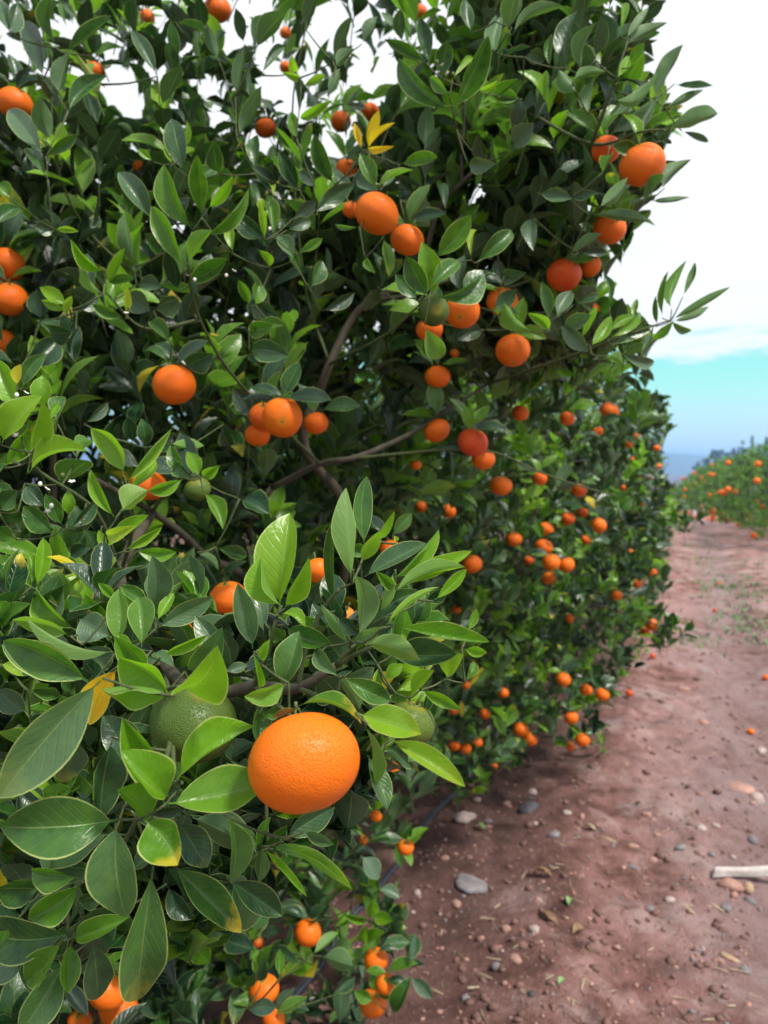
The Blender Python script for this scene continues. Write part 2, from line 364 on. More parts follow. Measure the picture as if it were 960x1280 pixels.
def d0(px, py):
    fx = np.clip(np.interp(px, dx, np.arange(7)), 0, 5.999); fy = np.clip(np.interp(py, dy, np.arange(7)), 0, 5.999)
    i = fx.astype(int); j = fy.astype(int); a = fx-i; b = fy-j
    return (DT[j, i]*(1-a)+DT[j, i+1]*a)*(1-b)+(DT[j+1, i]*(1-a)+DT[j+1, i+1]*a)*b

# ------------------------------------------------------------------ fruit: px, py, apparent width, depth, ripeness, clear (share kept free of filler leaves), label
# depth 0 = from a real width of 60 mm
FR = [
 (380, 953, 141, .47, .57, 1, 'large ripe mandarin in sharp focus at the front, the biggest fruit in view'),
 (242, 903, 108, .56, .10, 1, 'large unripe green mandarin cupped by leaves left of the big orange one'),
 (513, 904, 62, .60, .16, 1, 'unripe green mandarin half behind leaves right of the big orange one'),
 (471, 267, 57, 1.07, .55, 1, 'upper mandarin of the bright pair touching in the middle of the tree'),
 (509, 300, 42, 1.14, .60, .9, 'lower mandarin of the bright pair touching in the middle of the tree'),
 (542, 388, 40, 1.02, .12, 1, 'small green mandarin with a pale spot in front of an orange one'),
 (578, 389, 44, 1.12, .60, 1, 'orange mandarin right behind the small green spotted one'),
 (537, 412, 34, 1.20, .66, .5, 'mandarin mostly hidden beneath the small green spotted one'),
 (628, 377, 40, 1.35, .66, .8, 'mandarin under a leaf above and left of the round clear one'),
 (641, 438, 43, 1.30, .60, 1, 'round orange mandarin alone below the one under a leaf, right of the green one'),
 (547, 471, 32, 1.42, .68, .6, 'mandarin half covered by a leaf straight under the green spotted one'),
 (546, 538, 34, 1.45, .68, .7, 'crescent of a mandarin behind leaves at the end of the bare branch'),
 (591, 553, 38, 1.38, .84, .9, 'dark red mandarin beside the thin pale twig'),
 (604, 574, 30, 1.44, .68, .7, 'orange mandarin directly beneath the dark red one'),
 (433, 213, 28, 1.55, .66, .9, 'mandarin just below the yellow leaves'),
 (439, 262, 22, 1.30, .68, .8, 'sliver of a mandarin at the left of the bright pair'),
 (462, 140, 24, 1.75, .66, 1, 'small mandarin directly above the yellow leaves'),
 (426, 152, 26, 1.70, .70, .8, 'small mandarin up left of the yellow leaves'),
 (332, 160, 27, 1.60, .72, .9, 'pointed small mandarin left of the yellow leaves near the top'),
 (357, 41, 16, 1.95, .70, 1, 'tiny mandarin high up in the crown, upper of two in a line'),
 (357, 84, 16, 1.95, .70, 1, 'tiny mandarin high up in the crown, lower of two in a line'),
 (272, 12, 34, 1.60, .70, .9, 'mandarin cut by the top edge of the picture'),
 (184, 22, 20, 1.75, .70, .9, 'small mandarin near the top edge, left of the one cut by it'),
 (525, 16, 20, 1.80, .72, .7, 'small mandarin near the top edge above the yellow leaves'),
 (19, 130, 44, 1.32, .62, 1, 'mandarin at the left edge, high in the tree'),
 (8, 331, 44, 1.28, .66, .9, 'upper of the stacked mandarins at the left edge'),
 (12, 374, 44, 1.26, .68, .9, 'middle of the stacked mandarins at the left edge'),
 (3, 428, 34, 1.30, .68, .7, 'lowest of the stacked mandarins at the left edge, mostly out of view'),
 (173, 209, 18, 1.50, .68, .8, 'tiny mandarin above the big bright leaf rosette on the left'),
 (218, 481, 54, 1.14, .66, .95, 'mandarin with a dark leaf shape over its top left, left of centre'),
 (353, 522, 51, 1.14, .53, 1, 'yellow orange mandarin showing its blossom end in front of a cluster'),
 (330, 520, 38, 1.22, .72, .5, 'mandarin tucked behind the left of the yellow orange one'),
 (395, 529, 31, 1.26, .70, .9, 'small mandarin just right of the yellow orange one'),
 (322, 544, 32, 1.24, .70, .7, 'mandarin peeping out below the yellow orange one'),
 (186, 606, 44, 1.15, .68, .8, 'mandarin behind bright leaves left of the small green fruit'),
 (247, 611, 33, .96, .15, 1, 'small pale green fruit under a leaf rosette at left centre'),
 (285, 747, 46, 1.06, .60, .95, 'mandarin behind the front branch, left of the upright bright leaves'),
 (240, 790, 34, 1.02, .68, .6, 'mandarin peeping out above the large green fruit'),
 (397, 713, 34, .98, .58, .8, 'mandarin behind the upright bright leaf of the front branch'),
 (431, 770, 26, .95, .60, .6, 'mandarin showing between leaves in the middle of the front branch'),
 (431, 812, 20, .95, .62, .6, 'sliver of mandarin low between the leaves of the front branch'),
 (488, 686, 26, 1.30, .68, .8, 'mandarin behind the tips of the front branch'),
 (803, 206, 56, 1.10, .64, 1, 'large mandarin against the white sky at the upper right'),
 (758, 187, 36, 1.16, .76, .8, 'mandarin in the leaves left of the large one against the sky'),
 (762, 286, 41, 1.32, .68, .95, 'mandarin under a long leaf below the large one against the sky'),
 (737, 333, 29, 1.42, .70, .95, 'small mandarin right beside the red one at the sky edge'),
 (705, 344, 43, 1.36, .80, 1, 'deep red mandarin at the sky edge on the right'),
 (680, 386, 26, 1.50, .88, .6, 'dark mandarin in the shade below the deep red one'),
 (740, 386, 20, 1.45, .70, .5, 'sliver of mandarin low in the shoots at the sky edge'),
 (709, 523, 19, 1.80, .70, .9, 'small mandarin between the pink one and the pair near the sky'),
 (650, 516, 22, 1.75, .76, .8, 'pinkish mandarin behind a hanging leaf'),
 (761, 514, 26, 2.20, .66, .95, 'larger mandarin of the pair near the sky edge of the second tree'),
 (747, 539, 14, 2.20, .66, 1, 'smaller mandarin of the pair near the sky edge of the second tree'),
 (626, 607, 29, 2.00, .60, 1, 'clear round mandarin just beneath the thin pale twig'),
 (675, 598, 19, 2.20, .70, .9, 'small mandarin right behind the thin pale twig'),
 (724, 613, 19, 2.30, .76, .9, 'reddish mandarin at the drooping end of the thin pale twig'),
 (561, 639, 19, 2.20, .64, 1, 'small mandarin left of and below the clear round one, right of two'),
 (526, 633, 16, 2.20, .68, .9, 'small mandarin left of and below the clear round one, left of two'),
 (590, 705, 25, 2.10, .66, .9, 'mandarin at the tips of the bright front branch, seen beyond it'),
 (748, 657, 21, 2.80, .60, 1, 'clear round mandarin right of the cluster on the second tree'),
 (682, 662, 21, 2.60, .62, 1, 'topmost mandarin of the cluster on the second tree'),
 (642, 674, 21, 2.55, .62, .9, 'leftmost mandarin of the cluster on the second tree'),
 (680, 684, 23, 2.50, .60, 1, 'mandarin with a leaf across it in the cluster on the second tree'),
 (689, 703, 23, 2.45, .58, 1, 'brightest mandarin at the centre of the cluster on the second tree'),
 (708, 706, 21, 2.50, .60, 1, 'right hand mandarin of the touching pair in the cluster'),
 (686, 723, 18, 2.55, .62, .8, 'lowest mandarin of the cluster on the second tree'),
 (710, 648, 18, 2.75, .76, .9, 'dark red mandarin between the cluster and the clear round one'),
 (728, 640, 15, 2.90, .76, .9, 'reddish mandarin above the dark red one on the second tree'),
 (732, 675, 13, 2.90, .74, .8, 'tiny mandarin below and left of the clear round one'),
 (661, 700, 13, 2.70, .78, .8, 'tiny reddish mandarin left of the brightest in the cluster'),
 (771, 744, 15, 3.20, .58, 1, 'small mandarin alone halfway down the outer edge of the second tree'),
 (713, 773, 13, 3.00, .70, .8, 'tiny mandarin among bright shoots in the middle of the second tree'),
 (815, 716, 13, 3.90, .66, .9, 'tiny mandarin at the outermost leaves beside the lane'),
 (797, 730, 12, 3.90, .76, .9, 'tiny red mandarin at the outermost leaves beside the lane'),
 (815, 781, 17, 3.50, .58, 1, 'bright mandarin hanging over the lane from the outermost shoots'),
 (807, 790, 13, 3.55, .70, .9, 'smaller mandarin beneath the one hanging over the lane'),
 (704, 849, 20, 2.90, .58, .9, 'mandarin in the lower skirt above the two near the ground'),
 (733, 862, 16, 3.00, .64, .9, 'mandarin half hidden in the lower skirt beside the clearest one there'),
 (753, 868, 18, 3.00, .56, .9, 'rightmost mandarin of the lower skirt at the edge of the soil'),
 (714, 897, 18, 2.95, .60, 1, 'round mandarin of the lower skirt, over the lowest one'),
 (728, 925, 19, 2.95, .60, 1, 'lowest mandarin on the right, hanging above the bare soil'),
 (713, 933, 12, 3.00, .76, .9, 'small red mandarin beside the lowest one above the bare soil'),
 (651, 912, 20, 2.85, .58, 1, 'upper mandarin of the pair low over the drip hose'),
 (663, 924, 18, 2.88, .60, 1, 'lower mandarin of the pair low over the drip hose'),
 (629, 866, 14, 2.75, .58, .9, 'small mandarin in the dark lower leaves of the second tree'),
 (606, 892, 14, 2.75, .70, .9, 'red tinted mandarin in the dark lower leaves of the second tree'),
 (583, 857, 12, 2.60, .64, .9, 'tiny mandarin right of the bright leaf tips, lower part'),
 (567, 888, 12, 2.60, .72, .9, 'tiny mandarin straight above the bright pointed leaf'),
 (546, 796, 14, 2.40, .62, .9, 'small mandarin right beside the tips of the front branch'),
 (568, 932, 15, 2.80, .70, .9, 'left mandarin of the row lying low in the shade of the skirt'),
 (582, 936, 15, 2.82, .66, .9, 'middle mandarin of the row lying low in the shade of the skirt'),
 (597, 928, 13, 2.85, .72, .9, 'right mandarin of the row lying low in the shade of the skirt'),
 (618, 957, 9, 3.40, .66, 1, 'tiny mandarin at the very foot of the second tree'),
 (490, 960, 18, 1.60, .60, .9, 'mandarin in the gap right of the big front one'),
 (445, 1012, 24, 1.70, .60, .9, 'mandarin low right of the big front one, larger of two'),
 (470, 1020, 16, 1.75, .60, .9, 'mandarin low right of the big front one, smaller of two'),
 (455, 1050, 13, 1.80, .66, .9, 'sliver of mandarin below the two right of the big front one'),
 (507, 1059, 21, 1.90, .60, 1, 'mandarin touching the drip hose beside the brown stone'),
 (385, 1166, 34, 1.55, .66, .85, 'crescent shaped view of a mandarin behind a leaf near the bottom'),
 (330, 1237, 38, 1.45, .64, .9, 'mandarin at the bottom centre left under dark leaves'),
 (342, 1274, 30, 1.45, .62, .9, 'mandarin cut by the bottom edge, centre left'),
 (470, 1200, 30, 1.75, .60, .85, 'upper mandarin of the three at the bottom beside the soil'),
 (482, 1230, 25, 1.68, .54, 1, 'small yellow orange mandarin in the middle of the three at the bottom'),
 (466, 1254, 34, 1.74, .60, .9, 'lowest mandarin of the three at the bottom beside the soil'),
 (135, 1237, 51, 1.12, .66, .95, 'left mandarin of the touching pair at the bottom left'),
 (148, 1260, 48, 1.16, .66, .9, 'right mandarin of the touching pair at the bottom left'),
 (100, 1276, 30, 1.15, .70, .7, 'mandarin cut by the bottom edge beside the touching pair'),
 (117, 712, 16, 1.05, .70, .8, 'sliver of mandarin above the large pale leaves on the left'),
 (323, 1178, 14, 1.60, .76, .8, 'tiny red mandarin deep in the leaves near the bottom'),
 (118, 90, 26, 1.45, .70, .3, 'mandarin behind a yellowed leaf at the upper left'),
 (106, 178, 15, 1.6, .68, .7, 'tiny mandarin below the yellowed leaf at the upper left'),
 (568, 441, 12, 1.5, .70, .9, 'tiny mandarin between the green spotted fruit and the half covered one'),
 (520, 581, 14, 1.7, .68, .9, 'tiny mandarin right under the bare branch'),
 (570, 762, 13, 2.4, .68, .8, 'tiny mandarin by the long narrow leaf tip of the front branch'),
]
DISCS = []
for f in FR:
    d = f[3]
    DISCS.append((f[0], f[1], f[2]*.5*(f[5] if d < 1.12 else f[5]*.92 if f[5] == 1 else f[5]*.78), d+.03))

# limbs read off the photograph: list of (px, py, depth, radius)
LIMBS = [
 [(395, 500, 1.44, .014), (412, 455, 1.42, .013), (436, 405, 1.42, .0115), (462, 376, 1.41, .010), (520, 345, 1.42, .009), (548, 262, 1.38, .008), (578, 228, 1.36, .007), (612, 195, 1.34, .006), (660, 140, 1.3, .005)],
 [(578, 228, 1.36, .0055), (577, 190, 1.35, .005), (580, 140, 1.33, .004), (572, 95, 1.3, .003)],
 [(340, 610, 1.45, .010), (400, 580, 1.40, .009), (440, 573, 1.38, .0085), (480, 558, 1.40, .008), (520, 538, 1.43, .007), (560, 512, 1.46, .006), (610, 480, 1.5, .004)],
 [(440, 573, 1.38, .005), (500, 567, 1.38, .0042), (560, 562, 1.39, .0036), (620, 566, 1.40, .003), (670, 588, 1.42, .0028), (720, 606, 1.44, .0025), (775, 621, 1.46, .002)],
 [(462, 376, 1.41, .006), (490, 372, 1.38, .005), (520, 368, 1.34, .004), (560, 350, 1.3, .003)],
]
for lb, r in zip(LIMBS[:5], (13, 8, 10, 5, 6)):
    pts = spline([q[:3] for q in lb], 8)
    for i, q in enumerate(pts):
        if r == 13 and i > 44: break
        DISCS.append((q[0], q[1], r, q[2]+.02))
# gaps in the crown through which the sky shows
for g_ in ((25, 68, 15), (148, 112, 24), (165, 132, 18), (132, 58, 13), (265, 110, 16), (270, 150, 14), (235, 60, 8), (326, 8, 18), (335, 78, 15), (345, 105, 20), (350, 128, 16), (320, 182, 14),
           (480, 98, 13), (458, 82, 11), (440, 112, 12), (425, 182, 16), (500, 88, 10), (522, 55, 8), (378, 146, 12), (122, 226, 7), (290, 60, 9), (60, 150, 6), (100, 100, 7), (205, 30, 8), (395, 60, 9), (410, 130, 8), (560, 300, 5), (230, 165, 6), (300, 210, 5), (380, 225, 7), (540, 60, 6), (600, 240, 5), (90, 40, 13), (200, 90, 11), (420, 30, 11), (300, 50, 12), (390, 100, 12), (350, 40, 12), (220, 135, 9), (470, 50, 8), (560, 22, 7), (400, 180, 8), (640, 95, 4), (690, 150, 4), (655, 260, 5), (170, 190, 6), (60, 90, 8)):
    DISCS.append((g_[0], g_[1], g_[2]*.95, 99))
DISCS = np.array(DISCS)
def blocked(pts):
    """pts (n,k,3): True where the leaf covers a fruit or limb that the photograph shows"""
    px, py, d = proj(pts); bad = np.zeros(len(pts), bool)
    for x, y, r, dd in DISCS:
        bad |= (((px-x)**2+(py-y)**2 < r*r) & (d < dd)).any(1)
    return bad

# ------------------------------------------------------------------ tree filler foliage
def shoots(center, rad, zc, rz, n, lmean, seed, sil=True, usetable=True, thick=.55, flush=.13, wr=.25, dmin=None, poly=None):
    r = np.random.default_rng(seed)
    v = unit(r.normal(size=(n, 3))); s = 1-thick*r.random(n)**1.4
    az = np.arctan2(v[:, 1], v[:, 0]); lump = 1+.20*(vnoise(az*2.2+7, v[:, 2]*2.5+seed, seed)-.5)*2+.10*(vnoise(az*6, v[:, 2]*6, seed+1)-.5)*2
    p = np.stack([center[0]+v[:, 0]*rad*s*lump, center[1]+v[:, 1]*rad*s*lump, zc+v[:, 2]*rz*s*lump], -1)
    ok = p[:, 2] > .10; p, v = p[ok], v[ok]
    px, py, d = proj(p)
    if usetable:
        inf = (px > -250) & (px < 1200) & (py > -250) & (py < 1500) & (d > 0)
        front = (d0(px, py) if dmin is None else dmin); ok = np.where(inf, d > front+.02+.05*r.random(len(px)), np.linalg.norm(p-CAM, axis=1) > (.75 if dmin is None else .5)) 
        keep = inf | (r.random(len(px)) < .45)
        ok &= keep
        if sil: ok &= inpoly(px, py, poly or SIL) | ~inf
        p, v = p[ok], v[ok]
    m = len(p); out = v*np.array([1, 1, .25])
    sd_ = unit(out*.55+np.array([0, 0, .80])+r.normal(size=(m, 3))*.34)
    low = p[:, 2] < .7; sd_[low] = unit(sd_[low]*np.array([1, 1, .35])+np.array([0, 0, .15]))
    ton = np.clip(r.normal(.092, .052, m), .0, .22); fl = r.random(m) < flush; ton[fl] = r.uniform(.19, .34, fl.sum())
    fade = np.clip((s[:1].repeat(m)*0+1), 0, 1)
    K = 8; ds = []; slen = lmean*r.uniform(.6, 1.35, m)
    ta = unit(np.cross(sd_, [.3, .9, .2])); tb = np.cross(sd_, ta); ph0 = r.random(m)*6.28
    for k in range(K):
        ang = ph0+k*2.4; t = k/(K-1)
        q = np.radians(r.uniform(34, 70, m)*(1.15-.65*t))
        a = unit(np.cos(q)[:, None]*sd_+np.sin(q)[:, None]*(np.cos(ang)[:, None]*ta+np.sin(ang)[:, None]*tb)+r.normal(size=(m, 3))*.12)
        no = unit(sd_+r.normal(size=(m, 3))*.22+np.array([0, 0, .25])); no = unit(no-(no*a).sum(1)[:, None]*a)
        ln = lmean*r.uniform(.72, 1.25, m)*(1.05-.35*t)
        col = np.stack([np.clip(ton+.04*t+r.normal(0, .022, m), 0, .4), np.clip(r.normal(.05, .16, m), 0, .8), (r.random(m) < .07)*r.random(m), np.ones(m)], -1)
        yel = r.random(m) < .004; col[yel, 0] = .56
        ds.append(dict(base=p-sd_*((1-t)*slen)[:, None]+sd_*.0, axis=a, normal=no, len=ln, wid=ln*wr*r.uniform(.82, 1.15, m), fold=r.uniform(.08, .75, m),
                       arch=r.uniform(-.02, .13, m), wave=r.uniform(0, .16, m), phase=r.random(m)*6.28, sway=r.normal(0, .035, m), tw=r.normal(0, .25, m), col=col))
    D = cat(ds); T = dict(p=p, d=sd_, l=slen)
    if usetable:
        mid = D['base']+D['axis']*(D['len']*.5)[:, None]; tip = D['base']+D['axis']*D['len'][:, None]
        sv = np.cross(D['normal'], D['axis'])*(D['wid']*.8)[:, None]
        pts = np.stack([D['base']*.3+mid*.7, mid, mid*.5+tip*.5, tip, mid+sv, mid-sv, mid*.5+tip*.5+sv*.8, mid*.5+tip*.5-sv*.8, mid*.6+D['base']*.4+sv*.8, mid*.6+D['base']*.4-sv*.8], 1)
        px, py, dd = proj(pts)
        inf = ((px > -200) & (px < 1160) & (py > -200) & (py < 1480) & (dd > .05)).any(1)
        ok = ~inf | ((dd > (d0(px, py)-.05 if dmin is None else dmin)).all(1) & ~blocked(pts))
        if sil:
            jx = (r.normal(0, 8, len(px))+(vnoise(px[:, 1]/28+seed, py[:, 1]/28)-.5)*54)[:, None]; ok &= ~inf | inpoly(px[:, :3]+jx*(dmin is None), py[:, :3]+jx*.6*(dmin is None), poly or SIL).all(1)
        ok &= (tip[:, 2] > .04) & (mid[:, 2] > .04) & (np.linalg.norm(mid-CAM, axis=1) > .45)
        D = sub(D, ok); cnt = ok.reshape(K, m).sum(0); q = p-sd_*slen[:, None]; tp = np.stack([p, (p+q)/2, q], 1)
        px, py, dd = proj(tp); vis = (px > -200).any(1) & (px < 1160).any(1) & (dd > 0).all(1)
        kp = (cnt > 3) & (~vis | ((dd > (d0(px, py)-.05 if dmin is None else dmin)).all(1) & ~blocked(tp) & (inpoly(px, py, poly or SIL).all(1) if sil else True)))
        T = {k: v[kp] for k, v in T.items()}
    return D, T
def twigs_mesh(name, T, r0=.0011, seg=3):
    p, d, l = T['p'], T['d'], T['l']; n = len(p)
    a = unit(np.cross(d, [.3, .2, .9])); b = np.cross(d, a); V = []
    for s, rr in ((-1.2, r0*1.3), (-.7, r0*1.1), (.05, r0*.5)):
        c = p+d*(l*s)[:, None]-(np.array([0, 0, .25])*(s < -1))*l[:, None]
        for k in range(seg):
            t = k*2*math.pi/seg; V.append(c+rr*(math.cos(t)*a+math.sin(t)*b))
    V = np.stack(V, 1); f = []
    for i in range(2):
        for k in range(seg): k2 = (k+1) % seg; f.append((i*seg+k, i*seg+k2, (i+1)*seg+k2, (i+1)*seg+k))
    f = np.array(f); Fa = (f[None]+(np.arange(n)*V.shape[1])[:, None, None]).reshape(-1, 4)
    return mesh_np(name, V.reshape(-1, 3), Fa)
CELL = 5
zbuf = np.full((1280//CELL+2, 960//CELL+2), 1e9)
def pick(D, n, zb):
    """indices of the n leaves that show largest: coarse z-buffer"""
    us = np.linspace(.15, .9, 5); side = np.cross(D['normal'], D['axis']); px = []; 
    S_ = []
    for u in us:
        for v in (-.6, 0, .6):
            S_.append(D['base']+D['axis']*(D['len']*u)[:, None]+side*(D['wid']*v)[:, None])
    S_ = np.stack(S_, 1); x, y, d = proj(S_); m, k = x.shape
    ok = (x > 0) & (x < 960) & (y > 0) & (y < 1280) & (d > .05)
    ci = (np.clip(y, 0, 1279)/CELL).astype(int); cj = (np.clip(x, 0, 959)/CELL).astype(int)
    dd = np.where(ok, d, 1e9); z = zb.copy()
    np.minimum.at(z, (ci.ravel(), cj.ravel()), dd.ravel())
    win = (dd <= z[ci, cj]+1e-6) & ok
    score = win.sum(1)*(D['len']/np.maximum(d.mean(1), .1))
    o = np.argsort(-score)[:n]; o = o[score[o] > 0]
    np.copyto(zb, z); return o

ROW = np.array([.368, .930]); NRM = np.array([.930, -.368])
def trunk_at(s, off=-1.2): return s*ROW+off*NRM
def limb(name, parent, pts, rads, mat=BARK, seg=8):
    pts = np.asarray(pts, float); b = pts[0]
    P_ = spline(pts, 5); R_ = np.interp(np.linspace(0, 1, len(P_)), np.linspace(0, 1, len(rads)), rads)
    V, Q = tube(P_-b, R_, seg); return link(name, mesh_py(name, V, Q), mat, parent, b)
def skeleton(root, cx, cy, h, rad, seed, k=6, seg=7):
    r = np.random.default_rng(seed); z0 = float(gz(cx, cy))
    fork = np.array([cx+.04, cy+.02, z0+.38])
    limb('trunk', root, [(cx, cy, z0-.1), (cx+.01, cy, z0+.12), fork], [.065, .05, .044], seg=10)
    for i in range(k):
        a = i*2*math.pi/k+r.random()*.6; e = r.uniform(.55, .85)*rad
        q = [fork-np.array([0, 0, .06]), fork+np.array([math.cos(a)*e*.25, math.sin(a)*e*.25, h*.16]),
             fork+np.array([math.cos(a)*e*.6, math.sin(a)*e*.6, h*.36]), fork+np.array([math.cos(a+.2)*e*.9, math.sin(a+.2)*e*.9, h*.62])]
        limb('branch', root, q, [.024, .016, .010, .005], seg=seg)

# ---- tree 1
c1 = trunk_at(1.45); DROP = None; T1 = empty('citrus_tree', (c1[0], c1[1], 0))
tag(T1, 'nearest mandarin tree filling the left of the picture, with the sharp front branch', 'citrus tree', 'mandarin trees in the near row')
parts1 = [shoots(c1, 1.28, 1.30, 1.30, 4600, .082, 1, thick=.70, flush=.2, wr=.215)]
for (lx, ly, ld), lr, lz, ln_ in (((655, 140, 1.52), .36, .50, 430), ((250, 110, 1.55), .62, .42, 200), ((690, 400, 1.50), .28, .22, 260), ((60, 250, 1.5), .4, .5, 150), ((430, 290, 1.75), .45, .4, 220)):
    q = P(lx, ly, ld); parts1.append(shoots(q[:2], lr, q[2], lz, ln_, .080, int(lx), thick=.9, wr=.215, flush=.2))
FRONT = [(-60, 560), (0, 620), (120, 690), (200, 690), (300, 720), (330, 690), (420, 660), (500, 700), (565, 720), (590, 780), (520, 850), (545, 915), (480, 985), (430, 1060), (340, 1120), (230, 1215), (120, 1215), (-60, 1330)]
for (lx, ly, ld), lr, lz, ln_ in (((330, 960, .68), .075, .07, 34), ((440, 815, .65), .07, .05, 34), ((110, 1000, .64), .09, .10, 60), ((70, 800, .70), .08, .07, 34), ((240, 1090, .68), .07, .06, 32), ((250, 780, .68), .08, .05, 26), ((40, 1150, .62), .07, .10, 30), ((430, 980, .68), .05, .06, 16)):
    q = P(lx, ly, ld); parts1.append(shoots(q[:2], lr, q[2], lz, ln_, .055, int(lx)+3, thick=.95, dmin=.585, poly=FRONT))
D1 = cat([q[0] for q in parts1]); TW1 = cat([q[1] for q in parts1[:6]])
# ---- tree 2
c2 = trunk_at(3.55, -1.15); T2 = empty('citrus_tree', (c2[0], c2[1], 0))
tag(T2, 'second mandarin tree of the near row, with the fruit cluster on its side', 'citrus tree', 'mandarin trees in the near row')
D2, TW2 = shoots(c2, 1.30, 1.15, 1.14, 3200, .068, 2, thick=.55, flush=.13)
c3 = trunk_at(5.6, -1.1); T3 = empty('citrus_tree', (c3[0], c3[1], 0))
tag(T3, 'third mandarin tree of the near row, showing just beyond the second', 'citrus tree', 'mandarin trees in the near row')
px2 = [(D2, TW2)]
for (lx, ly, ld), lr, ln_ in (((842, 640, 3.7), .15, 9), ((832, 782, 3.4), .15, 10), ((810, 505, 3.6), .14, 10), ((795, 700, 3.1), .10, 8), ((600, 940, 2.9), .16, 14)):
    q = P(lx, ly, ld); px2.append(shoots(q[:2], lr, q[2], lr*.8, ln_, .072, int(lx), thick=.95, usetable=False, flush=(.5 if ly == 640 else .15)))
D2 = cat([q[0] for q in px2]); TW2 = cat([q[1] for q in px2]); D2 = sub(D2, ~blocked(np.stack([D2['base'], D2['base']+D2['axis']*(D2['len']*.5)[:, None], D2['base']+D2['axis']*D2['len'][:, None]], 1)))
D3, TW3 = shoots(c3, 1.3, 1.15, 1.15, 1700, .07, 3, thick=.45, flush=.15)

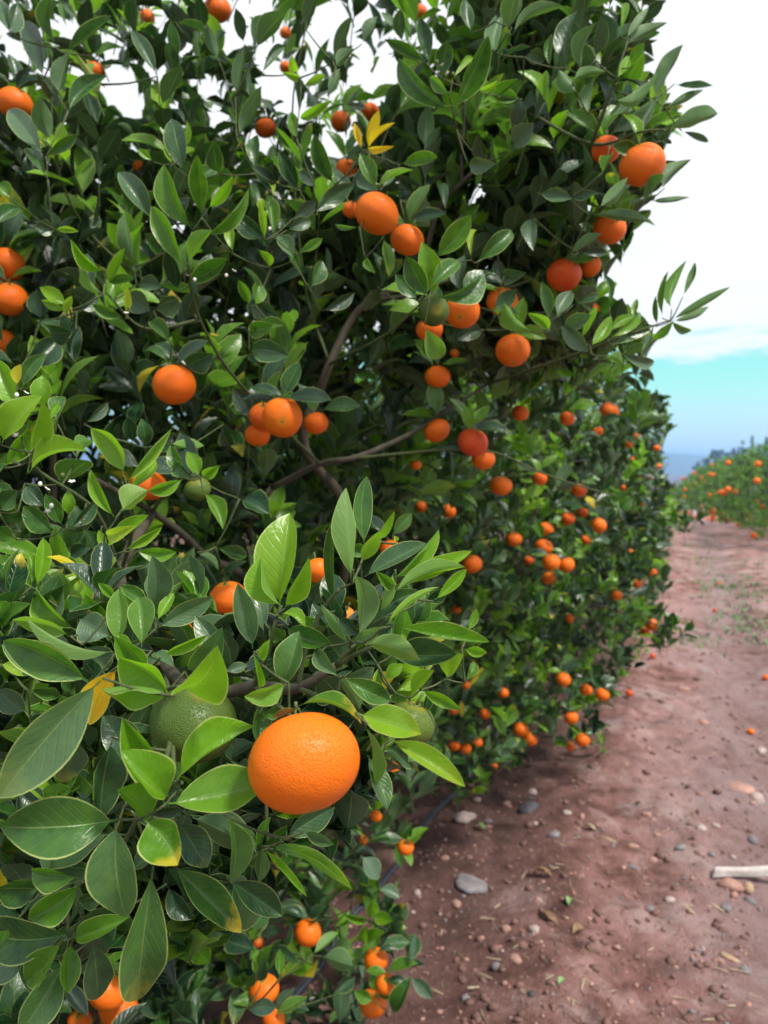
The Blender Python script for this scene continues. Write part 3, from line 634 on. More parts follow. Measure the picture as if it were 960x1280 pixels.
# ------------------------------------------------------------------ leaves read off the photograph one by one
# rows: base x, y, tip x, y, width (all in an enlarged crop), tone, roll, depth, tip depth offset, gray, tip colour
VIEW = dict(A=(0, 800, 2.6656, .52), C=(0, 440, 2.8236, .80), B=(280, 580, 2.7826, .55), G=(280, 1000, 3.4286, .62), D=(0, 0, 2.7826, 1.06), E=(320, 0, 2.7826, 1.06), R=(620, 0, 2.7826, 1.10))
HL = dict(
A=[(335,135,2,520,185,.16,10,.46,-.02,.85,.1),(295,135,15,5,140,.15,15,.54,0,.1,0),(392,95,300,280,105,.62,0,.535,0,0,.4),(562,178,398,62,150,.25,25,.50,-.02,0,0),
(598,150,722,20,165,.27,-20,.49,-.03,0,0),(570,185,345,165,88,.24,60,.485,-.01,0,.1),(580,482,412,262,150,.19,15,.50,-.03,0,0),(560,520,403,372,145,.21,-20,.475,-.03,0,0),
(590,465,842,292,150,.22,20,.48,.0,0,0),(562,545,885,468,145,.20,15,.465,.01,.1,0),(500,612,392,500,110,.20,-25,.47,-.01,0,0),(482,600,590,748,150,.17,-10,.455,0,0,.7),
(372,335,335,590,125,.09,25,.51,0,.1,0),(392,598,8,622,195,.13,5,.49,-.02,.15,0),(388,608,418,918,170,.15,0,.465,-.01,.5,0),(510,752,462,1190,172,.14,5,.50,0,.3,.3),
(580,752,800,972,118,.13,10,.51,0,.1,1),(600,608,690,755,112,.09,10,.49,0,0,.1),(745,588,768,808,58,.18,120,.53,0,.2,0),(268,812,98,925,122,.16,5,.505,-.01,0,0),
(262,792,110,772,92,.16,30,.52,0,0,0),(135,830,-10,828,112,.12,0,.54,0,.1,0),(240,975,-50,950,150,.11,10,.525,0,.1,0),(245,992,432,922,102,.18,10,.51,0,.1,0),
(205,1008,88,1138,98,.18,0,.51,0,.1,0),(235,1008,228,1176,84,.17,10,.515,0,0,0),(212,1072,68,1310,132,.14,5,.53,0,.4,0),(308,1003,325,1192,112,.10,10,.545,0,.3,0),
(375,648,135,738,84,.15,130,.53,0,.1,0),(470,440,345,255,110,.07,0,.56,0,.3,0),(255,335,212,472,105,.10,10,.56,0,.9,.3),(640,592,850,705,120,.14,160,.58,0,.4,0),
(770,800,870,905,120,.12,0,.58,0,.3,0),(92,240,-5,165,75,.08,0,.58,0,.5,0),(100,170,200,190,50,.14,0,.58,0,.2,0),(490,92,385,-10,95,.17,10,.54,0,0,0),(60,120,175,110,50,.12,40,.60,0,.2,0),
(420,560,600,560,90,.08,0,.54,.02,0,0),(330,760,130,700,110,.12,150,.55,0,.2,0),(100,1010,-40,1110,130,.10,0,.57,0,.4,0),(30,960,-20,1060,70,.16,0,.52,0,0,0),(400,900,310,1050,100,.10,0,.60,0,.5,0),
(60,500,140,560,100,.06,0,.60,0,.2,0),(560,820,640,930,80,.07,0,.60,0,.1,0),(620,100,740,-40,90,.13,0,.56,0,.3,0),(200,1180,60,1060,90,.10,0,.58,0,.2,0),(440,760,545,700,80,.09,0,.55,0,.6,0),
(130,460,250,380,60,.16,140,.57,0,.2,.2),(0,420,110,500,100,.1,0,.6,0,.5,0),(260,870,345,840,60,.12,0,.55,0,.1,0)],
C=[(60,205,-10,30,105,.20,10,.78,0,0,0),(60,118,73,44,38,.42,0,.77,0,0,0),(80,125,160,8,58,.12,0,.80,0,.1,0),(150,202,150,84,76,.18,10,.77,0,0,0),
(8,322,146,158,100,.25,30,.74,0,0,0),(113,348,150,178,96,.27,-30,.74,0,0,0),(20,405,102,272,90,.16,0,.78,0,0,0),(103,428,308,352,66,.26,50,.74,0,0,0),
(435,432,324,272,82,.24,20,.78,0,0,0),(452,462,603,274,62,.25,-20,.78,0,0,0),(450,492,550,385,60,.22,20,.80,0,0,0),(430,562,520,490,92,.30,140,.76,0,0,0),
(404,582,322,418,62,.21,15,.79,0,0,0),(374,642,478,612,56,.33,0,.76,0,0,0),(370,692,522,578,70,.20,30,.77,0,0,0),(438,702,570,618,48,.24,0,.77,0,0,0),(480,702,620,706,58,.17,0,.77,0,.1,0),
(370,722,348,630,45,.26,0,.77,0,0,0),(374,722,385,772,58,.24,0,.77,0,0,0),(646,448,525,490,70,.16,0,.86,0,.1,0),(650,430,603,332,60,.15,0,.88,0,0,0),(690,447,622,388,56,.12,0,.87,0,0,0),
(702,440,662,352,62,.16,0,.87,0,0,0),(715,440,774,402,56,.18,0,.88,0,0,0),(720,498,786,624,76,.16,0,.90,0,.2,0),(466,318,450,232,56,.11,0,.96,0,0,0),(520,332,500,236,60,.13,0,.96,0,0,0),
(186,642,85,545,80,.13,0,.80,0,0,0),(240,578,240,488,52,.17,0,.78,0,0,0),(220,612,162,502,58,.12,0,.80,0,0,0),(250,622,338,525,60,.09,0,.82,0,.1,0),(62,802,2,715,70,.15,0,.74,0,0,0),
(110,822,94,703,55,.17,0,.72,0,0,0),(128,832,152,658,72,.19,0,.72,0,0,0),(118,832,-8,768,48,.22,0,.70,0,0,0),(272,982,135,832,108,.17,15,.66,0,0,0),(242,1002,48,948,86,.23,20,.62,0,.2,0),
(402,1056,98,940,56,.28,130,.58,0,.4,0),(312,1166,12,1035,130,.14,10,.57,0,.2,0),(415,1032,420,838,95,.20,10,.59,0,.5,0),(500,1042,488,872,132,.17,0,.57,0,.5,0),(540,902,535,722,104,.11,0,.64,0,.8,0),
(522,885,424,828,56,.15,0,.62,0,.2,0),(555,946,612,852,46,.20,0,.62,0,0,0),(558,972,748,868,82,.14,0,.60,0,.85,0),(405,874,348,816,50,.16,0,.63,0,.1,0),(480,1098,418,998,84,.20,0,.55,0,.1,0),
(822,1102,692,935,88,.12,10,.60,0,.85,0),(575,1072,730,1000,58,.22,0,.53,0,0,0),(300,1040,380,1120,110,.09,0,.62,0,.8,0),(280,940,380,1000,120,.09,0,.66,0,.85,0),(0,1100,110,1140,60,.3,0,.60,0,0,0),
(60,560,-10,470,80,.13,0,.84,0,0,0),(210,465,310,385,90,.13,130,.86,0,0,0),(55,660,-10,620,60,.14,0,.80,0,0,0),(330,560,250,640,50,.12,0,.86,0,.2,0),(90,470,150,540,70,.08,0,.86,0,.3,0),(0,560,60,490,70,.11,0,.80,0,0,0),
(205,250,230,160,50,.12,0,.84,0,0,0),(180,240,205,185,45,.17,0,.76,0,0,0),(330,690,250,720,50,.08,0,.86,0,0,0),(275,370,330,320,60,.16,130,.84,0,0,0),(290,620,340,700,60,.1,0,.82,0,.1,0),(30,880,-20,830,60,.12,0,.70,0,0,0),
(60,1000,-10,970,80,.13,0,.70,0,.4,0),(600,320,718,330,50,.18,150,.94,0,0,0),(600,355,520,345,50,.11,0,.98,0,0,0),(790,260,815,330,60,.10,0,1.0,0,0,0),(850,520,950,570,80,.10,0,1.0,0,0,0),(765,690,870,720,60,.16,0,1.0,0,.2,0),(700,710,770,770,50,.18,150,.95,0,.4,0),
(540,1060,610,1110,60,.12,0,.56,0,.4,0),(440,760,560,690,50,.12,0,.80,0,0,0),(300,250,380,180,40,.1,0,1.,0,.3,0)],
B=[(195,500,228,177,146,.28,0,.545,.01,0,0),(200,497,131,322,80,.26,50,.53,0,0,0),(214,497,294,328,82,.27,-30,.535,0,0,0),(442,402,425,88,84,.27,150,.51,0,.35,0),(490,282,497,46,72,.13,-10,.545,0,.1,0),
(385,502,382,188,44,.12,20,.56,0,.1,0),(478,345,540,234,62,.30,0,.53,0,0,0),(540,262,593,166,34,.28,0,.56,0,0,0),(450,378,470,585,102,.17,150,.49,0,.5,.1),(592,378,546,506,50,.26,140,.50,0,.2,0),
(590,432,528,372,60,.16,0,.505,0,0,0),(488,392,700,278,66,.10,20,.54,0,.4,0),(588,402,744,232,66,.24,-25,.53,0,.1,0),(598,422,857,305,80,.27,10,.525,.0,0,0),(588,450,834,360,66,.29,150,.505,0,.1,0),
(735,472,842,368,58,.22,0,.55,0,0,0),(560,562,746,430,26,.27,60,.49,0,.1,0),(500,572,692,448,72,.10,10,.53,0,.1,0),(598,562,918,619,74,.19,25,.50,0,0,0),(560,652,806,660,112,.10,10,.53,0,.2,0),
(495,625,678,682,82,.27,160,.50,0,.25,.3),(448,612,543,568,44,.20,0,.51,0,.8,0),(432,632,337,488,60,.20,150,.52,0,.3,0),(402,742,326,648,74,.13,10,.51,0,.5,0),(204,776,262,583,112,.15,10,.52,0,.4,0),
(216,765,72,808,74,.24,20,.50,0,.2,0),(128,778,104,665,42,.22,0,.51,0,0,0),(100,642,48,418,92,.13,10,.55,0,.75,0),(140,600,88,410,60,.10,0,.58,0,.7,0),(214,562,368,622,88,.12,10,.54,0,0,0),
(200,520,282,566,42,.26,50,.525,0,0,0),(402,742,470,852,72,.17,130,.49,0,.5,0),(415,742,576,822,84,.13,10,.49,0,0,0),(412,740,522,708,66,.12,0,.52,0,.5,0),(468,868,682,938,122,.27,10,.475,.0,0,.2),
(574,956,834,1120,104,.33,0,.47,-.01,0,.1),(490,905,515,1122,50,.20,130,.47,0,.3,0),(498,1012,566,1200,68,.13,10,.49,0,.3,0),(252,852,172,882,38,.90,0,.475,0,0,0),(258,842,474,903,44,.17,50,.48,0,0,.9),
(118,838,118,975,78,.15,0,.55,0,.1,0),(690,870,712,788,38,.10,0,.60,0,0,0),(536,706,556,782,44,.26,0,.58,0,0,0),(690,790,822,852,48,.20,0,.60,0,0,0),(775,742,832,662,66,.33,0,.62,0,0,0),
(836,642,914,656,42,.22,0,.62,0,0,0),(840,755,868,690,42,.18,0,.62,0,.2,0),(850,580,878,505,32,.2,0,.64,0,0,0),(600,790,662,735,60,.30,0,.60,0,0,0),(650,810,730,720,50,.28,0,.60,0,0,0),(560,750,620,700,50,.22,0,.60,0,0,0),
(590,800,500,830,50,.12,0,.56,0,.1,0),(355,640,300,720,60,.08,0,.58,0,.2,0),(470,600,400,540,60,.08,0,.58,0,.2,0),(560,520,490,440,60,.07,0,.58,0,.1,0),(620,640,700,590,70,.08,0,.58,0,.2,0),(700,470,780,430,60,.10,0,.60,0,0,0),
(710,690,790,640,70,.22,0,.60,0,0,0),(300,790,400,800,50,.12,0,.55,0,.2,0),(20,700,-20,590,60,.09,0,.60,0,.7,0),(0,720,80,700,40,.1,0,.58,0,.6,0),(560,980,640,1040,80,.10,0,.58,0,.1,0),(540,1010,600,1060,60,.07,0,.56,0,.1,0),
(135,690,160,610,40,.22,0,.50,0,0,0),(130,870,210,850,50,.15,0,.54,0,0,0),(510,310,440,300,60,.13,0,.57,0,0,0),(600,270,592,250,24,.4,0,.56,0,0,0),(150,560,210,600,60,.14,0,.56,0,0,0)],
G=[(172,205,352,412,52,.22,20,.55,0,0,0),(240,168,542,380,66,.22,50,.52,0,0,.1),(210,200,422,258,46,.15,0,.55,0,.3,0),(262,165,472,32,112,.09,0,.55,0,.3,0),(145,212,35,72,95,.16,150,.56,0,0,0),
(150,215,200,75,60,.16,0,.57,0,0,0),(25,345,246,495,130,.10,5,.56,0,.15,0),(160,200,150,352,60,.14,150,.55,0,0,0),(160,210,270,110,50,.13,0,.56,0,0,0),(345,140,470,190,60,.13,0,.545,0,.6,0),
(200,215,110,280,70,.13,0,.58,0,0,0),(700,560,610,610,70,.22,0,1.5,0,0,0),(620,520,510,490,60,.24,0,1.5,0,0,0),(630,510,640,420,50,.26,0,1.5,0,0,0),(640,500,720,520,60,.24,0,1.5,0,0,0),(610,525,600,605,70,.25,0,1.48,0,0,0),(540,470,480,540,60,.22,0,1.5,0,0,0),
(720,910,800,760,75,.16,0,1.6,0,0,0),(800,700,820,575,60,.1,0,1.65,0,.2,0),(800,760,890,850,60,.09,0,1.65,0,.4,0),(380,660,490,570,60,.27,150,1.3,0,.2,0),(425,670,550,710,90,.18,160,1.3,0,.5,0),(590,240,660,340,85,.08,0,1.5,0,.7,0),(660,380,755,420,60,.07,0,1.6,0,.7,0),
(100,900,220,890,70,.08,0,1.35,0,.2,0),(170,650,150,770,55,.12,0,1.2,0,.1,0),(0,600,130,640,110,.07,0,1.2,0,.1,0),(640,860,560,820,60,.2,0,1.6,0,0,0),(480,830,560,760,70,.1,0,1.5,0,.1,0),(240,760,240,640,50,.2,0,1.3,0,0,0)],
D=[(640,602,598,418,80,.13,10,1.05,0,.1,0),(668,796,572,576,82,.21,20,1.0,0,0,0),(700,752,686,542,68,.20,0,1.0,0,0,0),(715,822,862,658,80,.23,-20,.98,0,0,0),(725,722,810,614,42,.28,0,1.0,0,0,0),(635,928,528,722,86,.22,10,.97,0,0,0),
(655,912,735,802,82,.30,150,.97,0,0,0),(650,986,790,902,78,.17,0,.98,0,0,0),(615,1012,580,872,56,.10,0,1.02,0,0,0),(535,772,414,602,84,.12,0,1.04,0,.7,0),(465,922,434,742,62,.17,150,1.04,0,.3,0),(572,875,502,812,60,.14,0,1.03,0,0,0),
(365,942,248,832,62,.27,20,1.0,0,0,0),(370,990,432,866,42,.29,0,1.0,0,0,0),(350,1022,290,924,62,.34,150,.99,0,0,0),(430,1105,320,1058,58,.18,0,1.0,0,0,0),(235,1060,140,1000,50,.33,0,1.0,0,0,0),(230,1100,250,1030,32,.40,0,.99,0,0,0),(230,1080,145,1045,40,.33,0,.99,0,0,0),
(150,542,32,384,84,.14,0,1.08,0,.65,0),(150,272,82,78,80,.10,0,1.15,0,.1,0),(195,162,178,-10,62,.17,140,1.12,0,.2,0),(225,182,385,58,58,.16,40,1.12,0,.2,0),(240,386,370,266,58,.15,20,1.12,0,.1,0),(180,492,140,346,78,.16,160,1.08,0,.4,0),(165,542,268,468,46,.17,0,1.08,0,0,0),
(165,622,110,520,60,.14,0,1.08,0,0,0),(825,472,908,302,72,.17,150,1.1,0,.3,0),(880,160,960,60,70,.17,150,1.1,0,.3,0),(350,292,272,192,72,.52,160,1.15,0,.6,.3),(545,262,460,108,54,.12,0,1.15,0,.1,0),(560,370,630,232,66,.14,140,1.15,0,.2,0),
(205,330,240,190,60,.14,150,1.12,0,.3,0),(100,200,110,90,50,.1,0,1.2,0,0,0),(320,190,350,120,50,.12,0,1.2,0,0,0),(820,330,850,170,48,.18,150,1.12,0,.4,0),(850,150,820,30,50,.10,0,1.15,0,.4,0),(445,1100,440,995,26,.46,0,.98,0,0,0),(810,880,800,800,44,.34,0,1.05,0,0,0),
(870,1060,830,975,50,.22,0,1.02,0,0,0),(890,1060,900,980,48,.20,0,1.02,0,0,0),(930,1110,870,1050,50,.14,0,1.03,0,0,0),(860,1150,950,1130,60,.18,0,1.02,0,0,0),(270,1080,330,1020,70,.11,0,1.05,0,.2,0),(140,1110,130,1010,90,.09,0,1.06,0,.2,0),(260,1150,170,1140,80,.11,0,1.04,0,.1,0),
(440,1010,520,1080,90,.13,0,1.05,0,.85,0),(480,990,560,1000,70,.13,0,1.03,0,.6,0),(540,1080,620,1040,80,.14,0,1.02,0,.4,0),(590,1190,520,1120,70,.18,0,1.0,0,.2,0),(80,1280,200,1180,110,.09,0,1.06,0,.2,0),(370,980,465,970,44,.18,0,1.,0,0,0),(190,800,272,805,30,.36,0,1.1,0,0,0),
(530,560,480,520,30,.26,0,1.05,0,0,0),(600,570,580,505,36,.3,0,1.04,0,0,0),(640,520,650,420,34,.3,0,1.05,0,0,0),(760,600,745,490,60,.15,0,1.08,0,0,0),(690,620,750,580,50,.14,0,1.08,0,0,0),(940,930,900,870,40,.3,0,1.05,0,0,0),(910,770,940,690,40,.34,0,1.05,0,0,0),(925,830,820,745,60,.12,0,1.08,0,0,0),
(40,690,-10,640,60,.2,0,1.0,0,0,0),(70,720,-10,780,70,.14,0,1.0,0,.1,0),(65,0,40,110,60,.12,0,1.1,0,.3,0),(40,120,0,0,60,.13,0,1.1,0,.2,0),(190,800,125,790,60,.12,0,1.06,0,.5,0),(640,1270,740,1230,80,.12,0,1.03,0,.2,0)],
E=[(680,388,500,206,88,.17,15,1.0,0,0,0),(690,378,806,128,112,.18,-10,1.0,0,0,0),(650,268,668,143,66,.15,0,1.03,0,0,0),(588,216,448,138,44,.16,0,1.05,0,0,0),(600,216,568,62,56,.13,0,1.08,0,0,0),(685,276,753,203,28,.36,0,.98,0,0,0),(670,330,605,270,50,.22,0,.98,0,0,0),
(390,518,428,385,38,.58,0,1.10,0,0,0),(392,516,482,428,38,.58,20,1.09,0,0,0),(392,518,480,508,28,.60,0,1.08,0,0,0),(368,518,342,428,28,.60,0,1.12,0,0,0),(270,642,203,468,76,.16,10,1.1,0,0,0),(150,658,80,530,60,.12,0,1.12,0,0,0),
(445,828,462,960,58,.25,150,1.03,0,.4,.3),(356,790,276,780,22,.22,0,1.05,0,.3,0),(505,700,602,786,95,.10,160,1.16,0,.9,0),(600,1032,524,892,80,.16,10,.96,0,0,0),(605,1002,704,912,68,.18,0,.98,0,.1,0),(620,1032,790,948,84,.17,0,.96,0,.1,0),(560,1042,487,955,66,.15,0,.98,0,0,0),
(588,1135,645,1242,76,.26,0,.97,0,.35,0),(625,896,748,752,84,.21,10,1.04,0,0,0),(750,902,768,802,34,.42,0,1.05,0,0,0),(765,912,884,804,72,.16,0,1.06,0,.1,0),(428,662,350,625,52,.09,0,1.2,0,1,0),(440,650,480,600,36,.08,0,1.22,0,1,0),(455,556,322,540,40,.12,0,1.15,0,.8,0),
(500,570,630,548,48,.20,0,1.12,0,0,0),(60,820,40,680,60,.20,0,1.02,0,0,0),(20,740,20,690,34,.42,0,1.02,0,0,0),(60,690,50,650,30,.42,0,1.02,0,0,0),(30,830,10,700,40,.36,0,1.02,0,0,0),(110,800,190,770,50,.12,0,1.04,0,.3,0),(140,250,125,190,36,.38,0,1.2,0,0,0),(150,270,90,250,32,.38,0,1.2,0,0,0),
(150,410,265,348,40,.30,0,1.2,0,0,0),(160,300,240,262,30,.36,0,1.2,0,0,0),(140,480,120,390,44,.24,0,1.2,0,0,0),(145,880,230,830,50,.22,0,1.02,0,.2,0),(130,900,80,820,60,.15,0,1.03,0,.3,0),(160,960,120,860,50,.18,0,1.02,0,.1,0),(190,1000,230,910,60,.16,0,1.02,0,.1,0),(0,1060,75,1100,70,.12,0,1.04,0,.4,0),
(-20,1140,92,1130,60,.19,0,1.0,0,.1,0),(-20,1220,115,1240,80,.13,0,1.0,0,.2,0),(230,1080,340,1020,50,.11,0,1.05,0,.1,0),(205,650,150,600,50,.08,0,1.2,0,.8,0),(205,740,340,640,60,.13,0,1.12,0,.3,0),(130,760,210,700,50,.1,0,1.1,0,.6,0),(920,345,820,330,56,.19,0,1.05,0,0,0),(840,330,912,275,60,.18,0,1.04,0,0,0),
(770,310,840,280,30,.34,0,1.02,0,0,0),(0,170,110,40,80,.17,150,1.1,0,.3,0),(250,330,290,240,40,.15,150,1.15,0,.3,0),(280,230,340,170,40,.15,150,1.15,0,.3,0),(270,210,330,60,40,.15,150,1.2,0,.3,0),(170,90,210,-20,50,.13,150,1.2,0,.2,0),(370,150,420,60,50,.14,150,1.2,0,.2,0),(20,260,100,165,40,.12,0,1.2,0,.5,0),
(740,570,832,570,60,.12,0,1.1,0,.8,0),(0,600,-10,480,60,.15,0,1.1,0,.2,0),(790,560,770,470,50,.08,0,1.15,0,.3,0),(830,180,860,30,60,.15,150,1.1,0,.2,0),(890,90,900,-30,70,.15,150,1.1,0,.2,0),(750,110,730,0,50,.13,0,1.15,0,.1,0),(940,1130,870,1060,60,.2,0,1.2,0,.1,0),(830,1080,900,1010,60,.14,0,1.15,0,.2,0),
(660,740,640,640,40,.1,0,1.2,0,.1,0),(790,1150,700,1180,60,.1,0,1.2,0,.1,0),(380,900,415,950,30,.2,0,1.05,0,0,0),(420,1000,380,1080,60,.1,0,1.2,0,.4,0)],
R=[(550,338,649,158,58,.17,140,1.10,0,.3,0),(625,292,752,297,36,.15,40,1.12,0,.2,0),(590,372,720,314,34,.18,150,1.1,0,.3,0),(588,452,768,396,58,.19,150,1.05,0,.3,0),(648,456,737,494,28,.11,0,1.12,0,.7,0),(500,490,568,338,60,.16,150,1.1,0,.1,0),(408,342,572,232,50,.22,150,1.06,0,.3,0),
(460,400,528,286,50,.17,150,1.1,0,.1,0),(345,202,365,54,58,.11,0,1.08,0,.6,0),(300,250,350,80,62,.17,150,1.07,0,.3,0),(245,232,282,42,80,.12,0,1.1,0,.2,0),(450,132,530,26,46,.19,150,1.1,0,.3,0),(464,152,594,80,36,.18,150,1.1,0,.3,0),(500,80,582,0,40,.11,0,1.15,0,.2,0),
(588,652,678,556,62,.18,150,1.08,0,.3,0),(508,712,580,608,48,.17,150,1.1,0,.1,0),(542,696,672,686,30,.16,150,1.12,0,.2,0),(328,746,530,770,36,.15,150,1.1,0,.1,0),(358,720,457,618,56,.21,160,1.05,0,.4,0),(400,508,494,518,58,.16,10,1.08,0,0,0),(150,672,262,690,56,.12,0,1.1,0,.5,0),
(578,1102,600,944,36,.24,150,1.15,0,.2,0),(612,1072,662,908,42,.26,150,1.14,0,0,0),(650,1030,690,915,28,.17,0,1.17,0,.2,0),(608,1112,812,1000,36,.21,150,1.14,0,.2,0),(610,1116,738,1068,30,.20,150,1.16,0,.3,0),(560,1130,556,1030,24,.17,0,1.17,0,.2,0),(608,1116,678,1150,36,.22,0,1.15,0,.3,0),
(540,1185,615,1118,36,.22,0,1.15,0,.1,0),(395,1062,378,956,38,.17,0,1.15,0,.1,0),(185,1112,160,982,48,.17,0,1.12,0,.3,0),(212,1100,262,1012,60,.13,0,1.12,0,.8,0),(230,1140,330,1095,60,.15,0,1.1,0,.6,0),(330,1230,232,1135,60,.12,0,1.08,0,.7,0),(430,1225,548,1258,46,.12,0,1.1,0,.6,0),
(300,1180,350,1070,46,.28,0,1.1,0,0,0),(330,1200,400,1100,46,.26,0,1.1,0,0,0),(390,1180,500,1090,40,.26,0,1.12,0,0,0),(410,1200,540,1150,44,.16,0,1.12,0,.3,0),(380,1240,440,1270,50,.28,150,1.08,0,.2,0),(120,1150,30,1050,70,.28,150,1.12,0,0,0),(185,1150,110,1090,50,.3,0,1.12,0,0,0),
(400,1150,480,1100,40,.24,0,1.15,0,0,0),(480,1110,490,1040,26,.22,0,1.2,0,0,0),(270,1060,350,1030,40,.16,0,1.15,0,.2,0),(190,230,195,120,36,.16,0,1.1,0,.1,0),(280,320,220,245,56,.19,150,1.06,0,.1,0),(320,390,340,280,60,.17,150,1.08,0,.2,0),(270,280,380,250,36,.2,150,1.05,0,0,0),(420,270,460,195,44,.28,0,1.08,0,0,0),
(470,230,515,150,46,.22,0,1.08,0,0,0),(430,120,430,20,34,.26,0,1.1,0,0,0),(40,110,70,-20,60,.17,150,1.05,0,.3,0),(60,120,235,25,46,.18,140,1.05,0,.3,0),(100,200,165,215,50,.13,0,1.1,0,.3,0),(90,340,60,440,0+60,.08,0,1.15,0,.4,0),(60,520,130,430,80,.1,0,1.1,0,.7,0),(130,760,130,870,50,.09,0,1.2,0,.5,0),(260,880,365,815,40,.18,150,1.15,0,.2,0),
(290,880,385,880,34,.09,0,1.2,0,.2,0),(370,600,400,540,70,.2,150,1.07,0,.5,0),(260,690,350,670,40,.12,0,1.1,0,.2,0),(0,860,50,800,60,.17,0,1.1,0,.3,0),(30,960,105,950,60,.11,0,1.15,0,.4,0),(0,1100,60,1090,60,.12,0,1.15,0,.3,0),(0,70,50,0,50,.1,0,1.1,0,0,0),(550,560,625,560,26,.15,0,1.12,0,.1,0),
(575,490,610,500,20,.12,0,1.1,0,.2,0),(440,330,400,400,60,.14,150,1.1,0,.1,0),(500,1250,540,1180,40,.16,0,1.15,0,.5,0)])
def heroes():
    rows = []; r = np.random.default_rng(77)
    for k, lst in HL.items():  # each crop in turn
        ox, oy, s, _ = VIEW[k]
        for bx, by, tx, ty, wd, tone, roll, d, dt, gray, tip in lst:
            if k == 'G' and d > 1: pass
            b = P(ox+bx/s, oy+by/s, d); j = (r.random()-.5)*.085*d
            t = P(ox+tx/s, oy+ty/s, d+dt+j); a = t-b; ln = np.linalg.norm(a); a = a/ln
            m = (b+t)/2; c = unit(CAM-m); n = unit(c-(c@a)*a)
            if roll == 0: roll = r.uniform(-34, 34)
            elif abs(roll) <= 25: roll *= 1.5
            if n[2] < 0 and abs(roll) < 90: pass
            th = math.radians(roll+r.uniform(-6, 6)); sidev = np.cross(n, a); n = n*math.cos(th)+sidev*math.sin(th)
            hw = 1.01*wd/s/2*d/F/max(.55, abs(math.cos(th)))
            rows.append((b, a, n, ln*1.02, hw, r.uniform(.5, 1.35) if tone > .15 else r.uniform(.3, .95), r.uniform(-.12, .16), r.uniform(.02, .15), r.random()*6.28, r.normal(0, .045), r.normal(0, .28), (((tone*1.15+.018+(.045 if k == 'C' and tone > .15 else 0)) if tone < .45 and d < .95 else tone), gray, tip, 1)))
    ks = ('base', 'axis', 'normal', 'len', 'wid', 'fold', 'arch', 'wave', 'phase', 'sway', 'tw', 'col')
    return {k: np.array([q[i] for q in rows], float) for i, k in enumerate(ks)}
HD = heroes()
def fruit_leaves():
    r = np.random.default_rng(5); rows = []
    for i, f in enumerate(FR):
        if i < 3: continue
        d = f[3]; c = P(f[0], f[1], d); rad = f[2]/2*d/F; top = c+np.array([0, 0, rad*.85]); back = unit(c-CAM)
        for q in range(4 if d > 1.1 else 0 if d > .9 and f[1] > 650 else 2):
            a0 = r.uniform(-1.6, 1.6) if q else r.choice([-.9, .9])+r.normal(0, .2)
            a = unit(np.array([1., 0, 0])*math.sin(a0)+np.array([0, 0, 1.])*(math.cos(a0)*.8-.35*(q == 0))+back*r.uniform(-.35 if q < 2 else .0, .35))
            n = unit(np.array([0, 0, .8])-back*.7+r.normal(size=3)*.3); n = unit(n-(n@a)*a); ln = r.uniform(.045, .072)
            rows.append((top+r.normal(size=3)*.004+a*.003-back*rad*(.55 if q < 2 else -.2), a, n, ln, ln*.24, r.uniform(.2, .8), r.uniform(0, .15), .08, r.random()*6, r.normal(0, .04), r.normal(0, .2), (r.choice([.07, .10, .14, .2, .25]), max(0, r.normal(.1, .2)), 0, 1)))
    ks = ('base', 'axis', 'normal', 'len', 'wid', 'fold', 'arch', 'wave', 'phase', 'sway', 'tw', 'col')
    return {k: np.array([q[i] for q in rows], float) for i, k in enumerate(ks)}
FL = fruit_leaves(); dfl = proj(FL['base'])[2]
# keep them off the other fruit
mid_ = FL['base']+FL['axis']*(FL['len']*.55)[:, None]; px_, py_, dd_ = proj(mid_)
okf = np.ones(len(px_), bool)
for f in FR: okf &= ~(((px_-f[0])**2+(py_-f[1])**2 < (f[2]*.36)**2) & (dd_ < f[3]))
D1 = cat([D1, sub(FL, okf & (dfl < 1.6))]); D2 = cat([D2, sub(FL, okf & (dfl >= 1.6))])
px, py, dd = proj(HD['base'])
near = np.arange(len(HD['len']))
# hide no fruit by accident: hero leaves stand as the photograph shows them
zb = zbuf.copy(); pick(HD, 0, zb)
order = np.argsort(-(HD['len']/dd)); hero_parts = order[:300]; rest = order[300:]
pre = rng.random(len(hero_parts))
big = hero_parts[:130]; mid = hero_parts[130:]
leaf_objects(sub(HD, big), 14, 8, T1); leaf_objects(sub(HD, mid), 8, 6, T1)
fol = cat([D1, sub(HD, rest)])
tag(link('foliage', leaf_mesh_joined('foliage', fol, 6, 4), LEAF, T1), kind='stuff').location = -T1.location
tag(link('twigs', twigs_mesh('twigs', TW1), TWIG, T1), kind='stuff').location = -T1.location
pick(D1, 0, zb)
for D_, TW_, T_, nn in ((D2, TW2, T2, (3, 2)), (D3, TW3, T3, (3, 2))):
    idx = pick(D_, 300, zb); msk = np.ones(len(D_['len']), bool); msk[idx] = False
    leaf_objects(sub(D_, idx), 5, 4, T_)
    tag(link('foliage', leaf_mesh_joined('foliage', sub(D_, msk), *nn), LEAF, T_), kind='stuff').location = -T_.location
    tag(link('twigs', twigs_mesh('twigs', TW_), TWIG, T_), kind='stuff').location = -T_.location
limb('branch', T2, [(c2[0]+.1, c2[1], .6), P(720, 760, 3.4), P(790, 770, 3.38), P(845, 792, 3.4)], [.014, .008, .005, .002]); limb('branch', T2, [(c2[0]+.1, c2[1], .8), P(740, 680, 3.6), P(800, 655, 3.7), P(848, 642, 3.7)], [.014, .008, .005, .002])
skeleton(T1, *c1, 2.0, 1.0, 4, 3); skeleton(T2, *c2, 2., 1.15, 2); skeleton(T3, *c3, 2., 1.1, 3)
